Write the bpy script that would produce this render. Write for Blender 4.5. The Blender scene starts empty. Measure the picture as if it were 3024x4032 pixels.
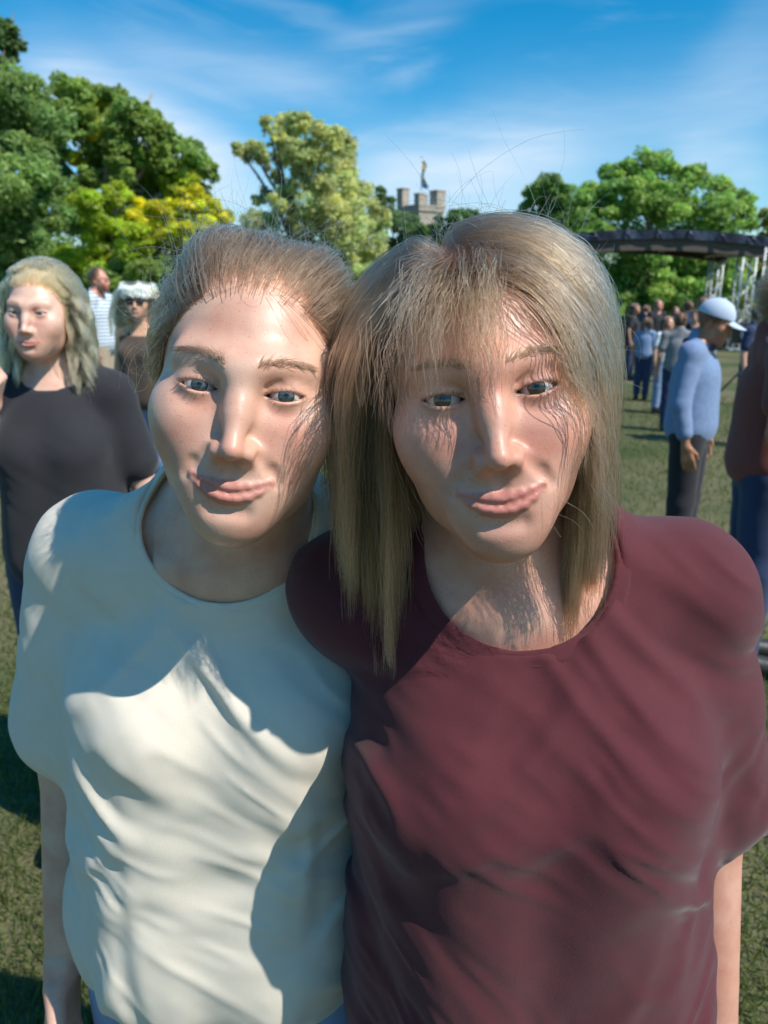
import bpy, bmesh, math, random
import numpy as np
from mathutils import Matrix, Vector, Euler
R_ = math.radians
rng = np.random.default_rng(7)
random.seed(7)
scene = bpy.context.scene
C = scene.collection

# ------------------------------------------------------------------ camera, sky, sun, exposure
CAM_H, PITCH, F = 1.64, R_(15.9), 3000.0            # F in photo pixels (3024 x 4032)
cam = bpy.data.cameras.new('camera'); cam_o = bpy.data.objects.new('camera', cam); C.objects.link(cam_o)
cam_o.location = (0, 0, CAM_H); cam_o.rotation_euler = (math.pi/2 - PITCH, 0, 0)
cam.sensor_width = 36; cam.lens = 36*F/4032; cam.clip_start = .02; cam.clip_end = 3000
cam.dof.use_dof = True; cam.dof.focus_distance = .58; cam.dof.aperture_fstop = 9.5
scene.camera = cam_o
scene.render.resolution_x, scene.render.resolution_y = 768, 1024
SUN_AZ, SUN_EL = 55.0, 50.0                         # azimuth: degrees right of straight behind the camera
sun_dir = Vector((math.sin(R_(SUN_AZ))*math.cos(R_(SUN_EL)), -math.cos(R_(SUN_AZ))*math.cos(R_(SUN_EL)), math.sin(R_(SUN_EL))))
sl = bpy.data.lights.new('sun', 'SUN'); sl.energy = 4.2; sl.angle = R_(.53); sl.color = (1, .95, .87)
so = bpy.data.objects.new('sun', sl); C.objects.link(so)
so.rotation_euler = (-sun_dir).to_track_quat('-Z', 'Y').to_euler(); so.location = (8, -8, 14)
scene.view_settings.view_transform = 'Standard'; scene.view_settings.look = 'None'
scene.view_settings.exposure = 0.45; scene.view_settings.gamma = 1
scene.render.engine = 'CYCLES'
scene.cycles.use_denoising = True
scene.cycles.max_bounces = 6; scene.cycles.transparent_max_bounces = 8
scene.cycles.caustics_reflective = False; scene.cycles.caustics_refractive = False

def make_world():
    w = bpy.data.worlds.new('World'); scene.world = w; w.use_nodes = True
    nt = w.node_tree; N, L = nt.nodes, nt.links; N.clear()
    out = N.new('ShaderNodeOutputWorld'); bg = N.new('ShaderNodeBackground'); L.new(bg.outputs[0], out.inputs[0])
    sky = N.new('ShaderNodeTexSky'); sky.sky_type = 'NISHITA'; sky.sun_disc = False
    sky.sun_elevation = R_(SUN_EL); sky.sun_rotation = math.atan2(sun_dir.x, sun_dir.y)
    sky.air_density = 1.0; sky.dust_density = .3; sky.ozone_density = 3.0; sky.altitude = 200
    hs = N.new('ShaderNodeHueSaturation'); hs.inputs['Saturation'].default_value = 1.5; hs.inputs['Hue'].default_value = .488
    hs.inputs['Value'].default_value = .95
    L.new(sky.outputs[0], hs.inputs['Color'])
    bg.inputs['Strength'].default_value = .115
    def M(op, a, b=None, c=None):
        n = N.new('ShaderNodeMath'); n.operation = op
        for i, v in enumerate((a, b, c)):
            if v is None: continue
            if isinstance(v, (int, float)): n.inputs[i].default_value = v
            else: L.new(v, n.inputs[i])
        return n.outputs[0]
    tc = N.new('ShaderNodeTexCoord'); sp = N.new('ShaderNodeSeparateXYZ'); L.new(tc.outputs['Generated'], sp.inputs[0])
    az = M('ARCTAN2', sp.outputs[0], sp.outputs[1]); el = M('ARCSINE', sp.outputs[2])
    # cirrus: thin streaks, stretched and warped noise over the whole sky plus the streaks that the photograph shows
    cb = N.new('ShaderNodeCombineXYZ'); L.new(az, cb.inputs[0]); L.new(el, cb.inputs[1])
    mp = N.new('ShaderNodeMapping'); mp.inputs['Rotation'].default_value = (0, 0, R_(14)); mp.inputs['Scale'].default_value = (3.0, 13, 1)
    L.new(cb.outputs[0], mp.inputs[0])
    nz = N.new('ShaderNodeTexNoise'); nz.inputs['Scale'].default_value = 1.0; nz.inputs['Detail'].default_value = 6
    nz.inputs['Roughness'].default_value = .55; nz.inputs['Distortion'].default_value = .8; L.new(mp.outputs[0], nz.inputs['Vector'])
    mp2 = N.new('ShaderNodeMapping'); mp2.inputs['Rotation'].default_value = (0, 0, R_(-20)); mp2.inputs['Scale'].default_value = (10, 55, 1)
    L.new(cb.outputs[0], mp2.inputs[0])
    nf = N.new('ShaderNodeTexNoise'); nf.inputs['Scale'].default_value = 1.0; nf.inputs['Detail'].default_value = 7; nf.inputs['Distortion'].default_value = .5
    L.new(mp2.outputs[0], nf.inputs['Vector'])
    mr = N.new('ShaderNodeMapRange'); mr.interpolation_type = 'SMOOTHSTEP'
    mr.inputs[1].default_value = .5; mr.inputs[2].default_value = .85; mr.inputs[3].default_value = 0; mr.inputs[4].default_value = .28
    L.new(nz.outputs[0], mr.inputs[0])
    total = mr.outputs[0]
    def px_dir(qx, qy):
        x, y = qx*1.8228, qy*1.8228
        d = Vector((0, math.cos(PITCH), -math.sin(PITCH))) + Vector((1, 0, 0))*(x-1512)/F + Vector((0, math.sin(PITCH), math.cos(PITCH)))*(2016-y)/F
        d.normalize(); return math.atan2(d.x, d.y), math.asin(d.z)
    wob = M('MULTIPLY', M('SUBTRACT', nz.outputs[0], .5), .09)
    # (x0,y0)-(x1,y1) streak axis in the picture, half width, strength
    for (x0, y0, x1, y1, hw, st) in [(60, 150, 560, 440, .05, 1.05), (280, 100, 760, 195, .028, .36), (760, 350, 1260, 350, .036, .6),
                                     (700, 92, 980, 42, .014, .25), (470, 0, 760, 50, .008, .16), (1020, 300, 1659, 250, .05, .28),
                                     (1450, 345, 1659, 400, .03, .4), (1560, 60, 1700, 240, .06, .22), (700, 440, 1150, 440, .05, .45)]:
        a0, e0 = px_dir(x0, y0); a1, e1 = px_dir(x1, y1)
        ca, ce = (a0+a1)/2, (e0+e1)/2; ln = math.hypot(a1-a0, e1-e0)/2; c, s = (a1-a0)/2/ln, (e1-e0)/2/ln
        da = M('SUBTRACT', az, ca); de = M('SUBTRACT', M('ADD', el, wob), ce)
        u = M('DIVIDE', M('ADD', M('MULTIPLY', da, c), M('MULTIPLY', de, s)), ln)
        v = M('DIVIDE', M('SUBTRACT', M('MULTIPLY', de, c), M('MULTIPLY', da, s)), hw)
        q = M('ADD', M('POWER', M('ABSOLUTE', u), 4.0), M('POWER', M('ABSOLUTE', v), 2.0))
        g = M('MULTIPLY', M('EXPONENT', M('MULTIPLY', q, -1.0)), st)
        g = M('MULTIPLY', g, M('ADD', M('MULTIPLY', nf.outputs[0], .9), .5))
        total = M('ADD', total, g)
    total = M('MINIMUM', total, .9)
    mx = N.new('ShaderNodeMix'); mx.data_type = 'RGBA'; L.new(total, mx.inputs[0]); L.new(hs.outputs[0], mx.inputs[6])
    mx.inputs[7].default_value = (4.5, 5.5, 6.6, 1)
    L.new(mx.outputs[2], bg.inputs[0])
make_world()

def at(px, py, Y):                                   # photo pixel + world depth Y -> world point
    d = Vector((0, math.cos(PITCH), -math.sin(PITCH))) + Vector((1, 0, 0))*(px-1512)/F + Vector((0, math.sin(PITCH), math.cos(PITCH)))*(2016-py)/F
    return Vector((0, 0, CAM_H)) + d*(Y/d.y)
def atq(qx, qy, Y): return at(qx*1.8228, qy*1.8228, Y)

# ------------------------------------------------------------------ helpers
def tag(o, label=None, cat=None, group=None, kind=None):
    if label: o['label'] = label
    if cat: o['category'] = cat
    if group: o['group'] = group
    if kind: o['kind'] = kind
    return o
def empty(name, loc=(0, 0, 0), rz=0.0):
    o = bpy.data.objects.new(name, None); o.empty_display_size = .1; C.objects.link(o)
    o.location = loc; o.rotation_euler = (0, 0, rz); return o
def link(name, me, mat, parent=None, smooth=True):
    o = bpy.data.objects.new(name, me); C.objects.link(o)
    if mat: me.materials.append(mat)
    if smooth and len(me.polygons): me.polygons.foreach_set('use_smooth', np.ones(len(me.polygons), bool))
    if parent: o.parent = parent
    return o
def mesh_np(name, V, Fc):
    me = bpy.data.meshes.new(name); V = np.asarray(V, np.float32); Fc = np.asarray(Fc, np.int32); k = Fc.shape[1]
    me.vertices.add(len(V)); me.vertices.foreach_set('co', V.ravel())
    me.loops.add(Fc.size); me.loops.foreach_set('vertex_index', Fc.ravel())
    me.polygons.add(len(Fc)); me.polygons.foreach_set('loop_start', np.arange(0, Fc.size, k, dtype=np.int32))
    me.update(calc_edges=True); return me
def set_col(me, name, col):
    a = me.attributes.new(name, 'FLOAT_COLOR', 'POINT'); c = np.ones((len(me.vertices), 4), np.float32); c[:, :3] = col
    a.data.foreach_set('color', c.ravel())
class MB:                                            # collects boxes / tubes into one mesh
    def __init__(s): s.v, s.f = [], []
    def add(s, V, Fc):
        n = len(s.v); s.v += [tuple(p) for p in V]; s.f += [tuple(i+n for i in f) for f in Fc]
    def box(s, c, sz, M=None):
        V = [Vector(((i & 1)-.5, ((i >> 1) & 1)-.5, ((i >> 2) & 1)-.5)) for i in range(8)]
        V = [Vector((v.x*sz[0], v.y*sz[1], v.z*sz[2])) for v in V]
        if M: V = [M @ v for v in V]
        s.add([v+Vector(c) for v in V], [(0, 2, 3, 1), (4, 5, 7, 6), (0, 1, 5, 4), (2, 6, 7, 3), (0, 4, 6, 2), (1, 3, 7, 5)])
    def tube(s, pts, rad, n=8, cap=True):
        pts = [Vector(p) for p in pts]; rad = rad if hasattr(rad, '__len__') else [rad]*len(pts)
        base = len(s.v); ref = None
        for i, p in enumerate(pts):
            t = (pts[min(i+1, len(pts)-1)]-pts[max(i-1, 0)]).normalized()
            if ref is None: ref = Vector((0, 0, 1)) if abs(t.z) < .9 else Vector((1, 0, 0))
            a = (ref - t*ref.dot(t)).normalized(); ref = a; b = t.cross(a)
            for k in range(n):
                q = 2*math.pi*k/n; s.v.append(tuple(p + (a*math.cos(q)+b*math.sin(q))*rad[i]))
        for i in range(len(pts)-1):
            for k in range(n):
                k2 = (k+1) % n; s.f.append((base+i*n+k, base+i*n+k2, base+(i+1)*n+k2, base+(i+1)*n+k))
        if cap:
            s.f.append(tuple(base+k for k in reversed(range(n)))); s.f.append(tuple(base+(len(pts)-1)*n+k for k in range(n)))
    def build(s, name, mat, parent=None, smooth=False):
        me = bpy.data.meshes.new(name); me.from_pydata(s.v, [], s.f); me.update(); return link(name, me, mat, parent, smooth)

# ------------------------------------------------------------------ materials
def mat_new(name):
    m = bpy.data.materials.new(name); m.use_nodes = True; nt = m.node_tree
    return m, nt.nodes, nt.links, nt.nodes['Principled BSDF']
def mat_plain(name, col, rough=.7, metal=0.0, nscale=30, var=.15, bump=.15, bscale=None, dist=.01, spec=.5):
    m, N, L, b = mat_new(name)
    tc = N.new('ShaderNodeTexCoord'); nz = N.new('ShaderNodeTexNoise'); nz.inputs['Scale'].default_value = nscale; nz.inputs['Detail'].default_value = 6
    L.new(tc.outputs['Object'], nz.inputs['Vector'])
    mx = N.new('ShaderNodeMix'); mx.data_type = 'RGBA'; L.new(nz.outputs[0], mx.inputs[0])
    mx.inputs[6].default_value = (*[c*(1-var) for c in col], 1); mx.inputs[7].default_value = (*[min(1, c*(1+var)) for c in col], 1)
    L.new(mx.outputs[2], b.inputs['Base Color'])
    b.inputs['Roughness'].default_value = rough; b.inputs['Metallic'].default_value = metal; b.inputs['Specular IOR Level'].default_value = spec
    if bump:
        n2 = N.new('ShaderNodeTexNoise'); n2.inputs['Scale'].default_value = bscale or nscale*3; n2.inputs['Detail'].default_value = 4
        L.new(tc.outputs['Object'], n2.inputs['Vector'])
        bp = N.new('ShaderNodeBump'); bp.inputs['Strength'].default_value = bump; bp.inputs['Distance'].default_value = dist
        L.new(n2.outputs[0], bp.inputs['Height']); L.new(bp.outputs[0], b.inputs['Normal'])
    return m
def mat_skin():
    m, N, L, b = mat_new('skin')
    at_ = N.new('ShaderNodeAttribute'); at_.attribute_name = 'tint'
    tc = N.new('ShaderNodeTexCoord'); nz = N.new('ShaderNodeTexNoise'); nz.inputs['Scale'].default_value = 28; nz.inputs['Detail'].default_value = 7
    L.new(tc.outputs['Object'], nz.inputs['Vector'])
    mx = N.new('ShaderNodeMix'); mx.data_type = 'RGBA'; mx.blend_type = 'MULTIPLY'; mx.inputs[0].default_value = 1
    rp = N.new('ShaderNodeValToRGB'); rp.color_ramp.elements[0].color = (.84, .66, .62, 1); rp.color_ramp.elements[0].position = .3
    rp.color_ramp.elements[1].color = (1.0, 1.0, 1.0, 1); rp.color_ramp.elements[1].position = .7
    L.new(nz.outputs[0], rp.inputs[0]); L.new(at_.outputs[0], mx.inputs[6]); L.new(rp.outputs[0], mx.inputs[7])
    # freckles and pigment spots
    vz = N.new('ShaderNodeTexNoise'); vz.inputs['Scale'].default_value = 420; vz.inputs['Detail'].default_value = 2; L.new(tc.outputs['Object'], vz.inputs['Vector'])
    r2 = N.new('ShaderNodeValToRGB'); r2.color_ramp.elements[0].position = .62; r2.color_ramp.elements[0].color = (1, 1, 1, 1)
    r2.color_ramp.elements[1].position = .78; r2.color_ramp.elements[1].color = (.78, .62, .52, 1); L.new(vz.outputs[0], r2.inputs[0])
    m2 = N.new('ShaderNodeMix'); m2.data_type = 'RGBA'; m2.blend_type = 'MULTIPLY'; m2.inputs[0].default_value = .8
    L.new(mx.outputs[2], m2.inputs[6]); L.new(r2.outputs[0], m2.inputs[7]); L.new(m2.outputs[2], b.inputs['Base Color'])
    b.inputs['Roughness'].default_value = .42; b.inputs['Specular IOR Level'].default_value = .45
    b.inputs['Coat Weight'].default_value = .07; b.inputs['Coat Roughness'].default_value = .28
    b.inputs['Subsurface Weight'].default_value = .22; b.inputs['Subsurface Radius'].default_value = (.8, .3, .15); b.inputs['Subsurface Scale'].default_value = .005
    n2 = N.new('ShaderNodeTexVoronoi'); n2.inputs['Scale'].default_value = 900; L.new(tc.outputs['Object'], n2.inputs['Vector'])
    n3 = N.new('ShaderNodeTexNoise'); n3.inputs['Scale'].default_value = 160; n3.inputs['Detail'].default_value = 5; L.new(tc.outputs['Object'], n3.inputs['Vector'])
    ad = N.new('ShaderNodeMath'); ad.operation = 'ADD'; L.new(n2.outputs[0], ad.inputs[0]); L.new(n3.outputs[0], ad.inputs[1])
    bp = N.new('ShaderNodeBump'); bp.inputs['Strength'].default_value = .13; bp.inputs['Distance'].default_value = .001
    L.new(ad.outputs[0], bp.inputs['Height']); L.new(bp.outputs[0], b.inputs['Normal'])
    rr = N.new('ShaderNodeMapRange'); rr.inputs[3].default_value = .33; rr.inputs[4].default_value = .56; L.new(n3.outputs[0], rr.inputs[0]); L.new(rr.outputs[0], b.inputs['Roughness'])
    return m
def mat_hair(name, c1, c2, root=None, rough=.32, radial=.45):
    m, N, L, b = mat_new(name); N.remove(b); out = N['Material Output']
    h = N.new('ShaderNodeBsdfHairPrincipled'); h.parametrization = 'COLOR'; h.inputs['IOR'].default_value = 1.43
    h.inputs['Roughness'].default_value = rough; h.inputs['Radial Roughness'].default_value = radial; h.inputs['Random Roughness'].default_value = .3
    hi = N.new('ShaderNodeHairInfo'); mx = N.new('ShaderNodeMix'); mx.data_type = 'RGBA'
    L.new(hi.outputs['Random'], mx.inputs[0]); mx.inputs[6].default_value = (*c1, 1); mx.inputs[7].default_value = (*c2, 1)
    src = mx.outputs[2]
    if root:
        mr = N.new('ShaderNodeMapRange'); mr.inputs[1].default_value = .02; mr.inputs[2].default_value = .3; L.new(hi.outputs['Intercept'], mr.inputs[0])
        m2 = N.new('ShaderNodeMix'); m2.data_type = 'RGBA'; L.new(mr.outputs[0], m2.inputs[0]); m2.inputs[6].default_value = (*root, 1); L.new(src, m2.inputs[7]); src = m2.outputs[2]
    L.new(src, h.inputs['Color']); L.new(h.outputs[0], out.inputs[0]); return m
def mat_leaf(name, trans=.5):
    m, N, L, b = mat_new(name); out = N['Material Output']
    a = N.new('ShaderNodeAttribute'); a.attribute_name = 'tint'
    L.new(a.outputs[0], b.inputs['Base Color']); b.inputs['Roughness'].default_value = .5; b.inputs['Specular IOR Level'].default_value = .35
    t = N.new('ShaderNodeBsdfTranslucent'); hs = N.new('ShaderNodeHueSaturation'); hs.inputs['Value'].default_value = 1.9; hs.inputs['Hue'].default_value = .485
    L.new(a.outputs[0], hs.inputs['Color']); L.new(hs.outputs[0], t.inputs[0])
    ms = N.new('ShaderNodeMixShader'); ms.inputs[0].default_value = trans; L.new(b.outputs[0], ms.inputs[1]); L.new(t.outputs[0], ms.inputs[2]); L.new(ms.outputs[0], out.inputs[0])
    return m
def mat_cloth(name, col, rough=.85, weave=900, stripe=None, var=.1):
    m, N, L, b = mat_new(name); tc = N.new('ShaderNodeTexCoord')
    nz = N.new('ShaderNodeTexNoise'); nz.inputs['Scale'].default_value = 40; nz.inputs['Detail'].default_value = 6; L.new(tc.outputs['Object'], nz.inputs['Vector'])
    mx = N.new('ShaderNodeMix'); mx.data_type = 'RGBA'; L.new(nz.outputs[0], mx.inputs[0])
    mx.inputs[6].default_value = (*[c*(1-var) for c in col], 1); mx.inputs[7].default_value = (*[min(1, c*(1+var)) for c in col], 1)
    src = mx.outputs[2]
    if stripe:
        col2, period, duty = stripe
        sp = N.new('ShaderNodeSeparateXYZ'); L.new(tc.outputs['Object'], sp.inputs[0])
        fr = N.new('ShaderNodeMath'); fr.operation = 'MODULO'; fr.inputs[1].default_value = period; L.new(sp.outputs[2], fr.inputs[0])
        gt = N.new('ShaderNodeMath'); gt.operation = 'LESS_THAN'; gt.inputs[1].default_value = period*duty; L.new(fr.outputs[0], gt.inputs[0])
        m2 = N.new('ShaderNodeMix'); m2.data_type = 'RGBA'; L.new(gt.outputs[0], m2.inputs[0]); L.new(src, m2.inputs[6]); m2.inputs[7].default_value = (*col2, 1); src = m2.outputs[2]
    L.new(src, b.inputs['Base Color']); b.inputs['Roughness'].default_value = rough; b.inputs['Specular IOR Level'].default_value = .2
    b.inputs['Sheen Weight'].default_value = .15
    wv = N.new('ShaderNodeTexNoise'); wv.inputs['Scale'].default_value = weave; wv.inputs['Detail'].default_value = 2; L.new(tc.outputs['Object'], wv.inputs['Vector'])
    wm = N.new('ShaderNodeMapping'); wm.inputs['Rotation'].default_value = (0, R_(28), 0); wm.inputs['Scale'].default_value = (1.5, 1, .75); L.new(tc.outputs['Object'], wm.inputs[0])
    w2 = N.new('ShaderNodeTexNoise'); w2.noise_type = 'RIDGED_MULTIFRACTAL'; w2.inputs['Scale'].default_value = 4.2; w2.inputs['Detail'].default_value = 3.5; w2.inputs['Roughness'].default_value = .42; w2.inputs['Distortion'].default_value = .35; L.new(wm.outputs[0], w2.inputs['Vector'])
    b1 = N.new('ShaderNodeBump'); b1.inputs['Strength'].default_value = .5; b1.inputs['Distance'].default_value = .012; L.new(w2.outputs[0], b1.inputs['Height'])
    b2 = N.new('ShaderNodeBump'); b2.inputs['Strength'].default_value = .3; b2.inputs['Distance'].default_value = .0012; L.new(wv.outputs[0], b2.inputs['Height'])
    L.new(b1.outputs[0], b2.inputs['Normal']); L.new(b2.outputs[0], b.inputs['Normal']); return m
def mat_eye(iris):
    m, N, L, b = mat_new('eye'); tc = N.new('ShaderNodeTexCoord'); sp = N.new('ShaderNodeSeparateXYZ'); L.new(tc.outputs['Object'], sp.inputs[0])
    def M(op, a, c):
        n = N.new('ShaderNodeMath'); n.operation = op
        for i, v in enumerate((a, c)):
            if isinstance(v, float): n.inputs[i].default_value = v
            else: L.new(v, n.inputs[i])
        return n.outputs[0]
    r = M('SQRT', M('ADD', M('MULTIPLY', sp.outputs[0], sp.outputs[0]), M('MULTIPLY', sp.outputs[2], sp.outputs[2])), 0.0)
    rp = N.new('ShaderNodeValToRGB'); L.new(M('MULTIPLY', r, 100.0), rp.inputs[0]); e = rp.color_ramp.elements
    e[0].position = .17; e[0].color = (.004, .004, .004, 1); e[1].position = 1.0; e[1].color = (.62, .5, .47, 1)
    for p, c in ((.2, [i*.9 for i in iris]), (.46, iris), (.58, [i*.22 for i in iris]), (.65, (.46, .43, .41)), (.9, (.44, .38, .36))):
        q = e.new(p); q.color = (*c, 1)
    L.new(rp.outputs[0], b.inputs['Base Color']); b.inputs['Roughness'].default_value = .08; b.inputs['Coat Weight'].default_value = .6; return m
SKIN = mat_skin()

# ------------------------------------------------------------------ signed distance modelling
def smin(a, b, k):
    h = np.maximum(k-np.abs(a-b), 0)/k
    return np.minimum(a, b) - h*h*k*.25
def smax(a, b, k): return -smin(-a, -b, k)
def d_ell(P, c, r):
    X, Y, Z = P if isinstance(P, tuple) else (P[:, 0], P[:, 1], P[:, 2]); f = np.float32
    ax = (X-f(c[0]))*f(1/r[0]); ay = (Y-f(c[1]))*f(1/r[1]); az = (Z-f(c[2]))*f(1/r[2])
    k0 = np.sqrt(ax*ax+ay*ay+az*az); ax *= f(1/r[0]); ay *= f(1/r[1]); az *= f(1/r[2])
    return k0*(k0-1)/np.maximum(np.sqrt(ax*ax+ay*ay+az*az), f(1e-6))
def d_cone(P, a, b, r1, r2):
    X, Y, Z = P if isinstance(P, tuple) else (P[:, 0], P[:, 1], P[:, 2]); f = np.float32
    u = [float(b[i]-a[i]) for i in range(3)]; q = max(u[0]**2+u[1]**2+u[2]**2, 1e-9)
    x = X-f(a[0]); y = Y-f(a[1]); z = Z-f(a[2])
    t = np.clip(x*f(u[0]/q)+y*f(u[1]/q)+z*f(u[2]/q), 0, 1); x -= t*f(u[0]); y -= t*f(u[1]); z -= t*f(u[2])
    return np.sqrt(x*x+y*y+z*z) - (f(r1)+f(r2-r1)*t)
def d_ops(P, ops):
    T = tuple(np.ascontiguousarray(P[:, i], np.float32) for i in range(3)); d = np.full(len(P), 9.0, np.float32)
    for op in ops:
        kind, k, sub = op[0], np.float32(op[1]), op[2]
        e = d_ell(T, *op[3:]) if kind == 'e' else d_cone(T, *op[3:]) if kind == 'c' else op[3](P)
        d = smax(d, -e, k) if sub else smin(d, e, k)
    return d.astype(np.float32)
def cull(ops, lo, hi, m=.08):
    """ops whose bounds reach into the box"""
    out = []
    for o in ops:
        if o[0] == 'e': c0 = c1 = o[3]; r = max(o[4])
        elif o[0] == 'c': c0, c1, r = o[3], o[4], max(o[5], o[6])
        else: out.append(o); continue
        if all(min(c0[i], c1[i])-r-m < hi[i] and max(c0[i], c1[i])+r+m > lo[i] for i in range(3)): out.append(o)
    return out
def surface_net(f, lo, hi, h, coarse=4, newton=2):
    lo = np.array(lo, float); hi = np.array(hi, float); n = np.ceil((hi-lo)/h).astype(int)+1
    n = ((n+coarse-1)//coarse)*coarse + 1
    nc = (n-1)//coarse+1
    ax = [lo[i]+np.arange(nc[i])*h*coarse for i in range(3)]
    Pc = np.stack(np.meshgrid(*ax, indexing='ij'), -1).reshape(-1, 3).astype(np.float32)
    dc = f(Pc).reshape(nc)
    near = np.abs(dc) < h*coarse*1.9
    for a in range(3):                               # dilate
        nn = near.copy(); s1 = [slice(None)]*3; s2 = [slice(None)]*3; s1[a] = slice(1, None); s2[a] = slice(None, -1)
        nn[tuple(s1)] |= near[tuple(s2)]; nn[tuple(s2)] |= near[tuple(s1)]; near = nn
    idx = [np.minimum((np.arange(n[i])+coarse//2)//coarse, nc[i]-1) for i in range(3)]
    V = np.sign(dc)[np.ix_(*idx)].astype(np.float32); mask = near[np.ix_(*idx)]
    ii = np.argwhere(mask); V[mask] = f((lo+ii*h).astype(np.float32))
    S = V < 0
    cnt = np.zeros(n-1, np.int8)
    for dx in (0, 1):
        for dy in (0, 1):
            for dz in (0, 1): cnt += S[dx:n[0]-1+dx, dy:n[1]-1+dy, dz:n[2]-1+dz]
    cells = np.argwhere((cnt > 0) & (cnt < 8)); vid = -np.ones(n-1, np.int64); vid[tuple(cells.T)] = np.arange(len(cells))
    acc = np.zeros((len(cells), 3)); w = np.zeros(len(cells))
    cor = [(a, b, c) for a in (0, 1) for b in (0, 1) for c in (0, 1)]
    for p in cor:
        for a in range(3):
            if p[a]: continue
            q = list(p); q[a] = 1
            v0 = V[tuple((cells+p).T)]; v1 = V[tuple((cells+q).T)]; m = (v0 < 0) != (v1 < 0)
            t = np.where(m, v0/np.where(m, v0-v1, 1), 0); pos = np.tile(np.array(p, float), (len(cells), 1)); pos[:, a] = t
            acc[m] += pos[m]; w[m] += 1
    P = (lo+(cells+acc/w[:, None])*h).astype(np.float32)
    faces = []
    for a in range(3):
        b, c = (a+1) % 3, (a+2) % 3
        s1 = [slice(None)]*3; s2 = [slice(None)]*3; s1[a] = slice(None, -1); s2[a] = slice(1, None)
        A, B = S[tuple(s1)], S[tuple(s2)]
        e = np.argwhere(A != B); e = e[(e[:, b] > 0) & (e[:, c] > 0) & (e[:, b] < n[b]-1) & (e[:, c] < n[c]-1)]
        fl = A[tuple(e.T)]
        def g(db, dc_):
            q = e.copy(); q[:, b] -= db; q[:, c] -= dc_; return vid[tuple(q.T)]
        q = np.stack([g(1, 1), g(0, 1), g(0, 0), g(1, 0)], 1); q[~fl] = q[~fl][:, ::-1]; faces.append(q)
    for _ in range(newton):
        d = f(P); e = np.float32(h*.4); G = np.stack([f(P+np.float32([e, 0, 0]))-d, f(P+np.float32([0, e, 0]))-d, f(P+np.float32([0, 0, e]))-d], 1)/e
        g2 = np.maximum((G*G).sum(1), .25); st = np.clip(d/g2, -h*.4, h*.4); P = P - G*st[:, None]
    return P, np.concatenate(faces)

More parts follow.
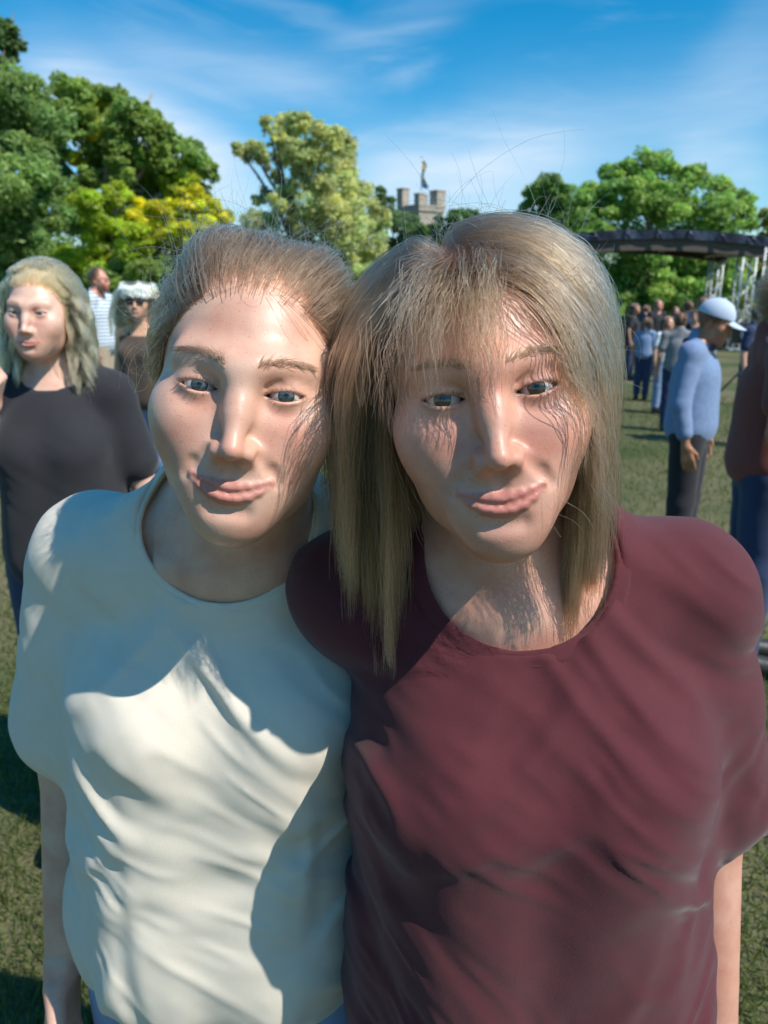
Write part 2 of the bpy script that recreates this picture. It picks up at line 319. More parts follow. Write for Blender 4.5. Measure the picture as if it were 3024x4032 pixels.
# ------------------------------------------------------------------ head in its own frame: eye level at the origin, face to -y
LIPS = {}; HEADS = {}
def head_ops(*a):
    if a not in HEADS: HEADS[a] = head_ops_(*a)
    return HEADS[a]
def head_ops_(sex='f', smile=1.0, eye_open=.0046, wide=1.0, ears=True, fine=True):
    s = []
    E = lambda c, r, k=.02, sub=False: s.append(('e', k, sub, c, r))
    K = lambda a, b, r1, r2, k=.01, sub=False: s.append(('c', k, sub, a, b, r1, r2))
    m = sex == 'm'
    E((0, .016, .028), (.074, .092, .083), .001)
    E((0, -.022, -.025), (.0630*wide, .0685, .088), .03)
    E((0, -.028, -.070), (.0515*wide + (.006 if m else 0), .053, .038), .035)
    E((0, -.0750, -.1030), (.0215, .0180, .0165 + (.003 if m else 0)), .032)
    for x in (-1, 1):
        E((x*.043*wide, -.056, -.020), (.023, .022, .018), .030)
        E((x*.0375, -.0625, -.044+.007*smile), (.0165, .0180, .0170), .036)
        K((x*.012, -.0855, .0185), (x*.044, -.068, .0215), .0080, .0075, .020)
        E((x*.0325, -.103, -.001), (.020, .0160, .0120), .016, True)
    K((0, -.087, .010), (0, -.0985, -.014), .0064, .0060, .018)
    K((0, -.0965, -.012), (0, -.1125, -.0385), .0060, .0078, .014)
    for x in (-1, 1):
        E((x*.0112, -.1005, -.0420), (.0056, .0088, .0058), .009)
        if fine: E((x*.0058, -.1075, -.0495), (.0030, .0052, .0038), .004, True)
    E((0, -.080, -.074), (.032, .0145, .024), .030)                      # muzzle
    def proj(x, z):                                                      # where the face lies at (x, z)
        p = np.float32([[x, -.16, z]])
        for _ in range(16): p[0, 1] += float(d_ops(p, s)[0])*.95
        return float(p[0, 1])
    if fine: K((0, proj(0, -.053)-.001, -.053), (0, proj(0, -.061)-.001, -.061), .0014, .0020, .007, True)   # philtrum
    if fine:
        for x in (-1, 1):                                                # smile folds
            a = [(x*.0200, -.044), (x*.0290, -.054), (x*.0350, -.063)]
            for (x0, z0), (x1, z1) in zip(a, a[1:]): K((x0, proj(x0, z0)-.0022, z0), (x1, proj(x1, z1)-.0022, z1), .0010, .0010, .0085*max(smile, .3), True)
    cu = .0090*smile; hw = .0245+.0045*smile
    zu = lambda t: -.0682-.0008*math.exp(-(t/.12)**2)+(cu-.0032)*t**1.8; zl = lambda t: -.0768+(cu+.0055)*t**1.9; zm = lambda t: -.0722+cu*t**1.7
    T = [0, .2, .45, .7, 1.0]; up, lw, gr = [], [], []
    for x in (-1, 1):
        for L, zf, r0, ins in ((up, zu, .0033, .0016), (lw, zl, .0042, .0016)):
            pts = [(x*hw*t, proj(x*hw*t, zf(t))+ins, zf(t)) for t in T]; rr = [r0*(1-.66*t**2.2) for t in T]
            for i in range(4): L.append(('c', .0035, False, pts[i], pts[i+1], rr[i], rr[i+1]))
        pts = [(x*hw*t, zm(t)) for t in T]; pts = [(px, pz) for px, pz in pts]; gr.append(pts)
    s += up+lw
    for pts in gr:
        q = [(px, proj(px, pz)-.0004, pz) for px, pz in pts]
        for i in range(4): K(q[i], q[i+1], .0011, .0012, .0024, True)
    LIPS[(sex, smile)] = up+lw
    for x in (-1, 1):
        # lids round the eyeball, opened by an almond
        E((x*.0315, -.0750, -.0005), (.0150, .0137, .0132), .006)
        hwE, hh, cx = .0152, eye_open, x*.0315
        def almond(P, cx=cx, hw=hwE, hh=hh, x=x):
            Rr = (hw*hw+hh*hh)/(2*hh); X = P[:, 0]-cx; Z = P[:, 2]-.0002-X*x*.07
            d2 = np.maximum(np.sqrt(X*X+(Z+Rr-hh)**2)-Rr, np.sqrt(X*X+(Z-Rr+hh*.8)**2)-Rr)
            return np.maximum(d2, P[:, 1]+.070)
        s.append(('f', .0022, True, almond))
        if fine:
            for (u0, u1) in ((-.0125, -.004), (-.004, .005), (.005, .0135)): K((cx+u0, -.0885+abs(u0)*.12, .0088-u0*u0*22), (cx+u1, -.0885+abs(u1)*.12, .0088-u1*u1*22), .0006, .0006, .0055, True)
        if ears:
            E((x*.0735, .012, -.014), (.0095, .0165, .0305), .006)
            E((x*.0835, .006, -.012), (.0075, .0100, .0200), .005, True)
    K((-.012, proj(-.012, -.0865)-.0012, -.0865), (.012, proj(.012, -.0865)-.0012, -.0865), .001, .001, .012, True)
    return s
CRAN = [('e', .001, False, (0, .016, .028), (.074, .092, .083)), ('e', .03, False, (0, -.022, -.025), (.0625, .069, .088)), ('e', .03, False, (0, -.034, -.08), (.05, .055, .034))]

def head_tint(Q, skin, lip, brow, sex='f', beard=None, lips=None):
    """pigment at head-frame points"""
    col = np.tile(np.float32(skin), (len(Q), 1)); X, Y, Z = np.abs(Q[:, 0]), Q[:, 1], Q[:, 2]
    def mixc(w, c): col[:] = col*(1-w[:, None]) + np.float32(c)*w[:, None]
    g = lambda c, r: np.exp(-(((X-c[0])/r[0])**2+((Y-c[1])/r[1])**2+((Z-c[2])/r[2])**2))
    red = np.float32(skin)*np.float32((1.02, .74, .72))
    mixc(.6*g((.04, -.075, -.036), (.022, .03, .018)), red); mixc(.5*g((0, -.115, -.04), (.014, .02, .014)), red)
    mixc(.4*g((0, -.08, -.1), (.02, .03, .015)), red); mixc(.7*g((.078, .01, -.012), (.012, .02, .03)), red)
    mixc(.35*g((.031, -.085, -.012), (.016, .02, .006)), np.float32(skin)*np.float32((.8, .66, .66)))
    fr = np.clip((-Y-.062)/.006, 0, 1)
    lm = np.clip((.0009-d_ops(Q, lips))/.0012+.5, 0, 1)*fr if lips else X*0
    mixc(.85*lm, lip)
    if brow is not None:
        zc = .0215+.0045*np.sin(np.clip((X-.012)/.036, 0, 1)*2.3)
        w = np.exp(-((Z-zc)/.0032)**2)*np.clip((X-.010)/.004, 0, 1)*np.clip((.05-X)/.01, 0, 1)*np.clip((-Y-.05)/.01, 0, 1); mixc(.75*w, brow)
    lw = np.exp(-(np.abs(np.hypot((X-.0315)/.0146, (Z)/.0055)-1)/.16)**2)*np.clip((-Y-.07)/.005, 0, 1); mixc(.45*lw, np.float32(skin)*.32)
    if beard is not None:
        zb = np.clip((-.050-Z)/.008, 0, 1)*np.clip((X-.0)/.01+1, 0, 1)*np.clip((.005-Y)/.01, 0, 1)*(1-lm); mixc(.75*zb, beard)
    return col

# ------------------------------------------------------------------ a body: person frame, feet at the origin, facing -y, about 1.70 m at scale 1
def body_ops(sex, O, nb, lean=0.0, armL=None, armR=None):
    s = []; m = sex == 'm'; sw = .185 if m else .150
    E = lambda c, r, k=.05, sub=False: s.append(('e', k, sub, c, r))
    K = lambda a, b, r1, r2, k=.03, sub=False: s.append(('c', k, sub, a, b, r1, r2))
    E((nb[0]*.5, .015, 1.25), (.150 if m else .135, .105, .17), .01)
    E((0, .012, 1.07), (.140 if m else .120, .095, .15)); E((0, .015, .94), (.158, .112, .13))
    if not m:
        for x in (-1, 1): E((x*.072+nb[0]*.5, -.078, 1.235), (.060, .055, .060), .035)
    up = Vector(O)+Vector((0, .028, -.075)); nb = Vector(nb)
    K(nb+Vector((0, .0, -.03)), up, .058 if m else .050, .055 if m else .0475, .035)
    for x in (-1, 1):
        sh = Vector((x*sw+nb.x*.6, .018, 1.372 if not m else 1.385)); arm = armL if x > 0 else armR
        K(nb+Vector((x*.02, .012, -.035)), sh, .050, .045 if not m else .058, .045)
        K(nb+Vector((0, .022, .045)), nb+Vector((x*.10, .012, -.035)), .036, .030, .05)
        K(nb+Vector((x*.018, -.040, -.038)), nb+Vector((x*.055, -.034, -.034)), .008, .006, .03)   # collar bones
        el, wr = arm if arm else ((x*(sw+.062)+nb.x*.6, .035, 1.10), (x*(sw+.075)+nb.x*.6, -.02, .865))
        K(sh, el, .049 if not m else .055, .037, .03); K(el, wr, .037 if not m else .042, .025, .012)
        K((x*.085, .01, .88), (x*.088, 0, .49), .086, .056, .04); K((x*.088, 0, .49), (x*.09, .02, .09), .055, .038, .02)
        K((x*.09, .03, .05), (x*.10, -.14, .035), .042, .030, .03)
    return s
def hand_ops(wr, el, x, curl=.5):
    """palm, four bent fingers of different lengths and a thumb, hanging on from the wrist"""
    wr = Vector(wr); el = Vector(el); a = (wr-el).normalized(); side = Vector((0, -1, 0)); side = (side-a*side.dot(a)).normalized(); nrm = a.cross(side)*x
    s = [('c', .01, False, tuple(wr-a*.05), tuple(wr+a*.01), .0225, .0235)]
    for i, off in enumerate((.028, .010, -.010, -.028)):
        s.append(('c', .014, False, tuple(wr+a*.005+side*off*.5), tuple(wr+a*.085+side*off), .013, .0105))
    for i, (off, ln) in enumerate(((.030, .068), (.010, .078), (-.010, .072), (-.029, .056))):
        p = wr+a*.088+side*off; d = a.copy()
        for j, q in enumerate((.45, .32, .23)):
            d = (d*math.cos(curl*.7)-nrm*math.sin(curl*.7)*-1).normalized(); e = p+d*ln*q
            s.append(('c', .004, False, tuple(p), tuple(e), .0092-.001*j, .0085-.001*j)); p = e
    t0 = wr+a*.025+side*.026; t1 = wr+a*.058+side*.048+nrm*.012; t2 = wr+a*.085+side*.050+nrm*.022
    s.append(('c', .010, False, tuple(t0), tuple(t1), .013, .0105)); s.append(('c', .004, False, tuple(t1), tuple(t2), .0102, .0085))
    return s

_VN = np.random.default_rng(99).random((32, 32, 32)).astype(np.float32)
def vnoise(Q):
    i = np.floor(Q).astype(np.int64); f = (Q-i).astype(np.float32); f = f*f*(3-2*f); i &= 31; j = (i+1) & 31; r = 0
    for a in (0, 1):
        for b_ in (0, 1):
            for c in (0, 1):
                w = (f[:, 0] if a else 1-f[:, 0])*(f[:, 1] if b_ else 1-f[:, 1])*(f[:, 2] if c else 1-f[:, 2])
                r = r+w*_VN[(j if a else i)[:, 0], (j if b_ else i)[:, 1], (j if c else i)[:, 2]]
    return r
def fold_noise(P, amp, sc=1.0, seed=0):
    """creases: ridged noise drawn out along slanting directions, hanging folds lower down; never below zero"""
    P = P*np.float32(sc); x, y, z = P[:, 0], P[:, 1], P[:, 2]; o = seed*3.7
    wx = (vnoise(np.stack([x*7+o, y*7, z*7], 1))-.5)*.07; wz = (vnoise(np.stack([x*6, y*6+o, z*6+9], 1))-.5)*.09; X, Z = x+wx, z+wz
    rd = lambda q: (lambda a: a*a*(3-2*a))(np.clip(1-1.25*np.sqrt((2*vnoise(q)-1)**2+.004), 0, 1))
    c, s_ = math.cos(.85), math.sin(.85)
    d1 = rd(np.stack([(X*c+Z*s_)*26+o, y*9, (-X*s_+Z*c)*6], 1)); d2 = rd(np.stack([(X*c-Z*s_)*26+o+5, y*9+3, (X*s_+Z*c)*6], 1))
    v1 = rd(np.stack([X*30+o+11, y*10, Z*3.5], 1))*np.clip((1.25-z)/.3, 0, 1)
    m1 = np.clip(vnoise(np.stack([x*6+o*2, y*5, z*6+4], 1))*2.4-.6, 0, 1)
    fine = rd(np.stack([(X*c+Z*s_)*55+o, y*25, (-X*s_+Z*c)*16], 1))*.3
    return amp*(m1*d1+(1-m1)*d2+.8*v1+fine*.6)

def person(name, loc, rz, scale, spec):
    """an Empty at the feet > body (one skin mesh), eyes, hair, clothes"""
    root = empty(name, loc, rz); root.scale = (scale,)*3
    sex = spec.get('sex', 'f'); O = Vector(spec.get('O', (0, -.015, 1.59))); nb = spec.get('nb', (0, .03, 1.435))
    ya, pi_, ro = [R_(a) for a in spec.get('head', (0, 0, 0))]
    HR = (Matrix.Rotation(ya, 3, 'Z') @ Matrix.Rotation(ro, 3, 'Y') @ Matrix.Rotation(pi_, 3, 'X')); HRn = np.array(HR, np.float32)
    On = np.float32(O); hs = spec.get('hs', 1.0)
    to_head = lambda P: ((P-On) @ HRn)/np.float32(hs)
    from_head = lambda Q: (np.asarray(Q, np.float32)*hs) @ HRn.T + On
    hop = head_ops(sex, spec.get('smile', .6), spec.get('eye_open', .0046), spec.get('wide', 1.0), True, spec.get('fine', False))
    bop = body_ops(sex, O, nb, 0, spec.get('armL'), spec.get('armR'))
    upper = [o for o in bop if True]
    vh, vb = spec.get('vox', (.004, .012))
    # head, neck and chest at fine resolution
    lo, hi = (O.x-.11, O.y-.14, nb[2]-.12), (O.x+.11, O.y+.14, O.z+.125); bhead = cull(bop, lo, hi)
    nw = 2 if spec.get('fine') else 0
    P1, F1 = surface_net(lambda P: smin(d_ops(to_head(P), hop)*hs, d_ops(P, bhead), .012), lo, hi, vh, newton=nw)
    P2, F2 = surface_net(lambda P: d_ops(P, bop)+.0015, (-.5, -.45, -.02), (.5, .42, 1.46), vb, newton=nw//2)
    Vs, Fs = [P1, P2], [F1, F2+len(P1)]; n = len(P1)+len(P2)
    sw = .185 if sex == 'm' else .150
    for x in (-1, 1):
        arm = spec.get('armL') if x > 0 else spec.get('armR')
        el, wr = arm if arm else ((x*(sw+.062)+nb[0]*.6, .035, 1.10), (x*(sw+.075)+nb[0]*.6, -.02, .865))
        ho = hand_ops(wr, el, x, spec.get('curl', {}).get(x, .35)); w = np.array(wr)
        P3, F3 = surface_net(lambda P: d_ops(P, ho), w-.19, w+.19, .0035 if spec.get('fine') else .005, newton=nw//2)
        Vs.append(P3); Fs.append(F3+n); n += len(P3)
    V = np.concatenate(Vs); me = mesh_np('body', V, np.concatenate(Fs))
    skin = spec['skin']
    tint = np.tile(np.float32(skin), (len(V), 1)); tint[:len(P1)] = head_tint(to_head(P1), skin, spec.get('lip', [skin[0]*.80, skin[1]*.52, skin[2]*.56]), spec.get('brow'), sex, spec.get('beard'), LIPS[(sex, spec.get('smile', .6))])
    set_col(me, 'tint', tint); link('body', me, SKIN, root)
    # eyes
    for x in (-1, 1):
        em = bpy.data.meshes.new('eye')
        b = bmesh.new(); bmesh.ops.create_uvsphere(b, u_segments=24, v_segments=16, radius=.0120*hs); b.to_mesh(em); b.free()
        e = link('eye', em, spec['eye'], root); e.location = Vector(from_head([[x*.0315, -.0748, -.0002]])[0])
        e.rotation_euler = (HR @ Euler((R_(spec.get('gaze', (0, 0))[0]), 0, R_(spec.get('gaze', (0, 0))[1]))).to_matrix()).to_euler()
    root_info = dict(root=root, to_head=to_head, from_head=from_head, O=O, nb=nb, hs=hs, HR=HR, bop=bop, hop=hop, eye_open=spec.get('eye_open', .0046))
    # clothes
    for c in spec.get('clothes', []):
        name_c, mat, th, fold = c['name'], c['mat'], c.get('th', .008), c.get('fold', .003)
        if c['kind'] == 'top':
            ops = []
            E = lambda c_, r, k=.06: ops.append(('e', k, False, c_, r)); K = lambda a, b_, r1, r2, k=.04: ops.append(('c', k, False, a, b_, r1, r2))
            ops += [o for o in bop[:(3 if sex == 'm' else 5)]]
            lo = c.get('loose', .012)
            K((nb[0]*.4, .014, 1.2), (0, .014, .97), .105+lo, .115+lo, .06)
            K((nb[0]*.4-.045, .012, 1.25), (-.045, .012, .95), .09+lo, .105+lo, .06); K((nb[0]*.4+.045, .012, 1.25), (.045, .012, .95), .09+lo, .105+lo, .06)
            nbv = Vector(nb)
            for x in (-1, 1):
                if sex != 'm': K((x*.062+nb[0]*.5, -.082, 1.215), (x*.060, -.062, .93), .045, .062, .05)     # cloth hanging from the bust
                sh = Vector((x*sw+nb[0]*.6, .018, 1.372 if sex != 'm' else 1.385)); arm = spec.get('armL') if x > 0 else spec.get('armR')
                el, wr = arm if arm else ((x*(sw+.062)+nb[0]*.6, .035, 1.10), (x*(sw+.075)+nb[0]*.6, -.02, .865))
                K(nbv+Vector((x*.02, .012, -.035)), sh, .050, .045 if sex != 'm' else .058, .045)
                K(nbv+Vector((0, .022, .045)), nbv+Vector((x*.10, .012, -.035)), .036, .030, .05)
                sl = c.get('sleeve', .6); el = Vector(el)
                if 0 < sl <= 1: K(sh, sh.lerp(el, sl), .046+lo*.3 + (.010 if sex == 'm' else 0), .044+lo*.8 + (.006 if sex == 'm' else 0), .03)
                elif sl > 1:
                    K(sh, el, .051+lo*.6, .043+lo*.6, .03); K(el, el.lerp(Vector(wr), sl-1), .043+lo*.6, .031+lo*.6, .015)
            hem = c.get('hem', .86); nc = np.float32(nbv+Vector((0, -.030, .012+c.get('neck_z', .0)))); nr = np.float32((c.get('neck_x', .084), .080, c.get('neck_d', .075)))
            neck = lambda P, nc=nc, nr=nr: d_ell(P, nc, nr)              # scooped neckline
            def f(P, ops=ops, th=th, fold=fold, hem=hem, c=c):
                d = d_ops(P, ops)-th - fold_noise(P, fold, 1.0, c.get('seed', 1))
                d = smax(d, hem-P[:, 2], .004)
                v = neck(P)
                d = smax(d, -v, .006)
                if c.get('straps'):
                    st = np.maximum(np.abs(np.abs(P[:, 0]-nb[0])-.085)-.018, -1)
                    d = np.maximum(d, np.minimum(P[:, 2]-c['straps'], st))
                return d
            if c.get('rib'):                             # ribbed band sewn round the neckline
                def fr_(P, ops=ops, th=th):
                    v = neck(P); d = d_ops(P, ops)-th
                    return smax(np.abs(v-.004)-.0075, np.abs(d-.001)-.0032, .002)
                Pr, Fr = surface_net(fr_, (nb[0]-.15, nb[1]-.2, nb[2]-.16), (nb[0]+.15, nb[1]+.16, nb[2]+.1), .0028, newton=1)
                link('neckband', mesh_np('neckband', Pr, Fr), mat, root)
            Pv, Fv = surface_net(f, (-.48, -.42, hem-.02), (.48, .42, nb[2]+.12), c.get('vox', .007), newton=nw//2)
        elif c['kind'] == 'trousers':
            ops = [('e', .05, False, (0, .015, .94), (.162, .118, .13))]
            for x in (-1, 1):
                ops.append(('c', .04, False, (x*.085, .01, .88), (x*.088, .005, .49), .092, .070)); ops.append(('c', .02, False, (x*.088, .005, .49), (x*.09, .02, c.get('len', .1)), .070, .058))
            Pv, Fv = surface_net(lambda P, ops=ops: smax(smax(d_ops(P, ops)-.006-fold_noise(P, .004, .8, 3), P[:, 2]-1.03, .01), c.get('len', .1)-P[:, 2], .005), (-.24, -.2, c.get('len', .1)-.03), (.24, .22, 1.06), .014, newton=0)
        elif c['kind'] == 'shoe':
            for x in (-1, 1):
                ops = [('c', .03, False, (x*.09, .035, .052), (x*.10, -.145, .042), .050, .040), ('c', .03, False, (x*.09, .03, .05), (x*.09, .025, .09), .05, .047)]
                Pv, Fv = surface_net(lambda P, ops=ops: smax(d_ops(P, ops), .002-P[:, 2], .004), (x*.095-.08, -.22, -.02), (x*.095+.08, .11, .16), .011, newton=0)
                link(name_c, mesh_np(name_c, Pv, Fv), mat, root)
            continue
        link(name_c, mesh_np(name_c, Pv, Fv), mat, root)
    return root_info

# ------------------------------------------------------------------ hair strands
def hair_obj(name, pts, radius, mat, parent, taper=.35):
    n, k, _ = pts.shape
    hc = bpy.data.hair_curves.new(name); hc.add_curves([k]*n)
    hc.points.foreach_set('position', pts.astype(np.float32).ravel())
    rad = np.asarray(radius, np.float32).reshape(-1, 1) if hasattr(radius, '__len__') else np.full((n, 1), radius, np.float32)
    t = np.linspace(0, 1, k, dtype=np.float32)[None]; rr = rad*(1-(1-taper)*t**2)
    hc.points.foreach_set('radius', np.broadcast_to(rr, (n, k)).astype(np.float32).ravel())
    hc.materials.append(mat); o = bpy.data.objects.new(name, hc); C.objects.link(o); o.parent = parent; return o
def unit(v): return v/np.maximum(np.linalg.norm(v, axis=-1, keepdims=True), 1e-9)
HL_PHI = [0, .35, .62, .85, 1.1, 1.32, 1.5, 1.7, 2.0, 2.4, 3.2]
HL_Z = [.066, .064, .056, .036, .004, -.022, -.004, .004, -.03, -.072, -.085]
def hairline_z(Q, dz=0.0, rec=0.0):
    phi = np.arctan2(np.abs(Q[:, 0]), -(Q[:, 1]-.01))
    return np.interp(phi, HL_PHI, HL_Z) + dz + rec*np.exp(-((phi-.55)/.35)**2)
def scalp_roots(n, g, soft=.005, dz=0.0, rec=0.0, dens=None):
    out = []; tot = 0
    while tot < n:
        d = unit(g.normal(size=(n*2, 3))).astype(np.float32); c = np.float32([0, .016, .028]); p = c+d*.16
        for _ in range(9): p = p-d*d_ops(p, CRAN)[:, None]*.9
        ok = p[:, 2] > hairline_z(p, dz, rec) + np.abs(g.normal(size=len(p)))*soft
        if dens is not None: ok &= g.random(len(p)) < dens(p)
        out.append(p[ok]); tot += ok.sum()
    return np.concatenate(out)[:n]
def grad_col(P):
    d = d_ops(P, CRAN); e = np.float32(.0015)
    G = np.stack([d_ops(P+np.float32([e, 0, 0]), CRAN)-d, d_ops(P+np.float32([0, e, 0]), CRAN)-d, d_ops(P+np.float32([0, 0, e]), CRAN)-d], 1)/e
    return d, unit(G)
def clumped(pts, g, k, amount, power=1.2):
    n, m, _ = pts.shape; gi = g.choice(n, k, replace=False); roots = pts[:, 0]; G = roots[gi]
    own = np.concatenate([np.argmin(((c[:, None]-G[None])**2).sum(2), 1) for c in np.array_split(roots, max(1, n//4000))])
    t = (np.linspace(0, 1, m)**power)[None, :, None].astype(np.float32)
    am = (amount*(.5+g.random((n, 1, 1)))).clip(0, .95)
    rel = (roots-G[own])[:, None]
    return pts*(1-am*t) + (pts[gi][own]+rel*.35)*(am*t), own
def falling_hair(g, n, steps, length, part=lambda Q: Q[:, 0]*0-.012, grav=(0, 0, -1), vol=(.002, .016), stiff=.80, out0=.5, spread=1.0, roots=None, bang=None, back=.25, face_gap=.05, lopside=1.0):
    p = scalp_roots(n, g) if roots is None else roots
    n = len(p); L = (length(p, g) if callable(length) else np.full(n, length)).astype(np.float32); h = (L/(steps-1))[:, None]
    d, N = grad_col(p); sx = np.sign(p[:, 0]-part(p)); sx[sx == 0] = 1
    side = np.stack([sx, np.full(n, back), np.zeros(n)], 1)
    v = side.astype(np.float32)
    if bang is not None:
        bm = bang(p); v[bm] = np.stack([np.clip((p[bm, 0]+.014)*20, -.9, 1.1)+.10*g.normal(size=bm.sum()), np.full(bm.sum(), -1.0), np.zeros(bm.sum())], 1)
    w = np.clip(N@(-np.float32(grav))*1.15+.05, .06, 1); w = np.where((p[:, 1] < -.02) & (p[:, 2] > .03), np.maximum(w, .92), w)[:, None]; v = v*w+np.float32(grav)*(1-w)
    v = unit(v - N*(v*N).sum(1, keepdims=True)); v = unit(v+N*out0*w)
    lay = (vol[0]+(vol[1]-vol[0])*g.random(n)**.8*np.clip(1.25-np.abs(p[:, 0]-part(p))/.075, .25, 1)).astype(np.float32)
    lay = np.where(sx < 0, lay*lopside, lay).astype(np.float32); out = [p.copy()]; gr = np.float32(grav)
    for i in range(1, steps):
        t = i/(steps-1)
        v = unit(v*stiff+gr*(1-stiff)*(.6+.9*t)); p = p+v*h; d, N = grad_col(p)
        need = lay*min(1.35, .35+t*1.9); pen = np.maximum(need-d, 0)[:, None]; p = p+N*pen
        of = (p[:, 1] < -.035) & (p[:, 2] < .05) & (np.abs(p[:, 0]) < np.interp(p[:, 2], [-.02, .045], [.066, face_gap]))
        if bang is not None: of &= ~bm
        p[of, 0] += sx[of]*.0080; p[of, 1] += .002
        vi = (v*N).sum(1, keepdims=True); v = np.where((pen > 0) & (vi < 0), unit(v-N*vi), v)
        out.append(p.copy())
    return np.stack(out, 1).astype(np.float32)
def swept_hair(g, n, steps, target, lift, roots=None, rec=0.0, dz=0.0, end=.96):
    p = scalp_roots(n, g, .006, dz, rec) if roots is None else roots; n = len(p); c = np.float32([0, .016, .028])
    d0 = unit(p-c); d1 = unit(np.float32(target)-c)[None].repeat(n, 0)
    ang = np.arccos(np.clip((d0*d1).sum(1), -1, .9999)); out = []
    hl = lift(p, g)
    for i in range(steps):
        t = i/(steps-1)*end*np.ones(n); sn = np.sin(ang); d = unit(d0*(np.sin((1-t)*ang)/sn)[:, None]+d1*(np.sin(t*ang)/sn)[:, None]).astype(np.float32)
        q = c+d*.16
        for _ in range(6): q = q-d*d_ops(q, CRAN)[:, None]*.92
        u = i/(steps-1); l = hl*np.sin(np.pi*min(1, u*.95+.02))**.8
        out.append(q+d*l[:, None])
    return np.stack(out, 1).astype(np.float32)
def waves(pts, g, own, amp, freq, start=.1):
    n, m, _ = pts.shape; t = np.linspace(0, 1, m)[None]; k = own.max()+1; ph = g.random(k)[own][:, None]*6.28; fr = freq*(.7+.6*g.random(k))[own][:, None]
    w = np.clip((t-start)/.2, 0, 1)*amp
    off = np.stack([np.sin(ph+t*fr*6.28)*w, np.cos(ph*1.7+t*fr*6.28)*w, .3*np.sin(ph*2+t*fr*6.28)*w], 2)
    return (pts+off).astype(np.float32)
def flyaways(g, roots, length, steps, curl, up=.6, grav=-.15, gdir=(0, 0, -1)):
    n = len(roots); d, N = grad_col(roots); T = unit(np.cross(N, g.normal(size=(n, 3)))).astype(np.float32)
    v = unit(N*up+T); ax = unit(g.normal(size=(n, 3))).astype(np.float32); L = length*(.4+g.random(n)**1.5*1.2); h = (L/(steps-1))[:, None]; p = roots.copy(); out = [p.copy()]
    cv = (curl*(.3+g.random(n)))[:, None]
    for i in range(1, steps):
        v = unit(v+np.cross(ax, v)*cv/steps*2-np.float32(gdir)*grav/steps*4+g.normal(size=(n, 3))*.03); p = p+v*h
        d, N = grad_col(p); p = p+N*np.maximum(.004-d, 0)[:, None]; out.append(p.copy())
    return np.stack(out, 1).astype(np.float32)
def apply_head(info, pts):
    n, m, _ = pts.shape; return info['from_head'](pts.reshape(-1, 3)).reshape(n, m, 3)
def short_strands(g, base, direc, n_len, steps=6, bend=(0, 0, 0)):
    t = np.linspace(0, 1, steps, dtype=np.float32)[None, :, None]; L = np.asarray(n_len, np.float32).reshape(-1, 1, 1)
    return base[:, None]+direc[:, None]*t*L+np.float32(bend)*(t**2)*L
def brows_lashes(info, g, mat, rad=.00018, n=420, lash=True):
    xs = .011+g.random(n)*.037; sx = np.where(np.arange(n) % 2 == 0, 1, -1); f = (xs-.011)/.037
    z = .0205+.005*np.sin(np.clip(f, 0, 1)*2.3)+g.normal(size=n)*.0018*(1-.5*f); p = np.stack([sx*xs, np.full(n, -.12), z], 1).astype(np.float32)
    for _ in range(14): p[:, 1] += d_ops(p, info['hop'])*.8
    dr = unit(np.stack([sx*(.35+.8*f), -.18+0*f, .75-.95*f], 1)).astype(np.float32)
    pts = apply_head(info, short_strands(g, p, dr, .0055+.003*g.random(n), 5, (0, .35, -.1))); hair_obj('eyebrow', pts, rad, mat, info['root'], .3)
    if lash:
        m = 220; sx = np.where(np.arange(m) % 2 == 0, 1, -1); u = g.random(m)*2-1; eo = info['eye_open']
        up = g.random(m) < .72; z = np.where(up, eo*(1-u*u), -eo*(1-u*u)); x = sx*.0315+u*.0140
        y = -.0750-np.sqrt(np.maximum(.0136**2-(u*.0128)**2-z**2*.8, 1e-6)); b = np.stack([x, y+.0006, z], 1).astype(np.float32)
        dr = unit(np.stack([u*.45, np.full(m, -1.0), np.where(up, .35, -.45)], 1)).astype(np.float32)
        pts = apply_head(info, short_strands(g, b, dr, np.where(up, .0062, .0035)*(.7+.5*g.random(m)), 5, (0, .15, .35))); hair_obj('eyelashes', pts, .00015, mat, info['root'], .2)

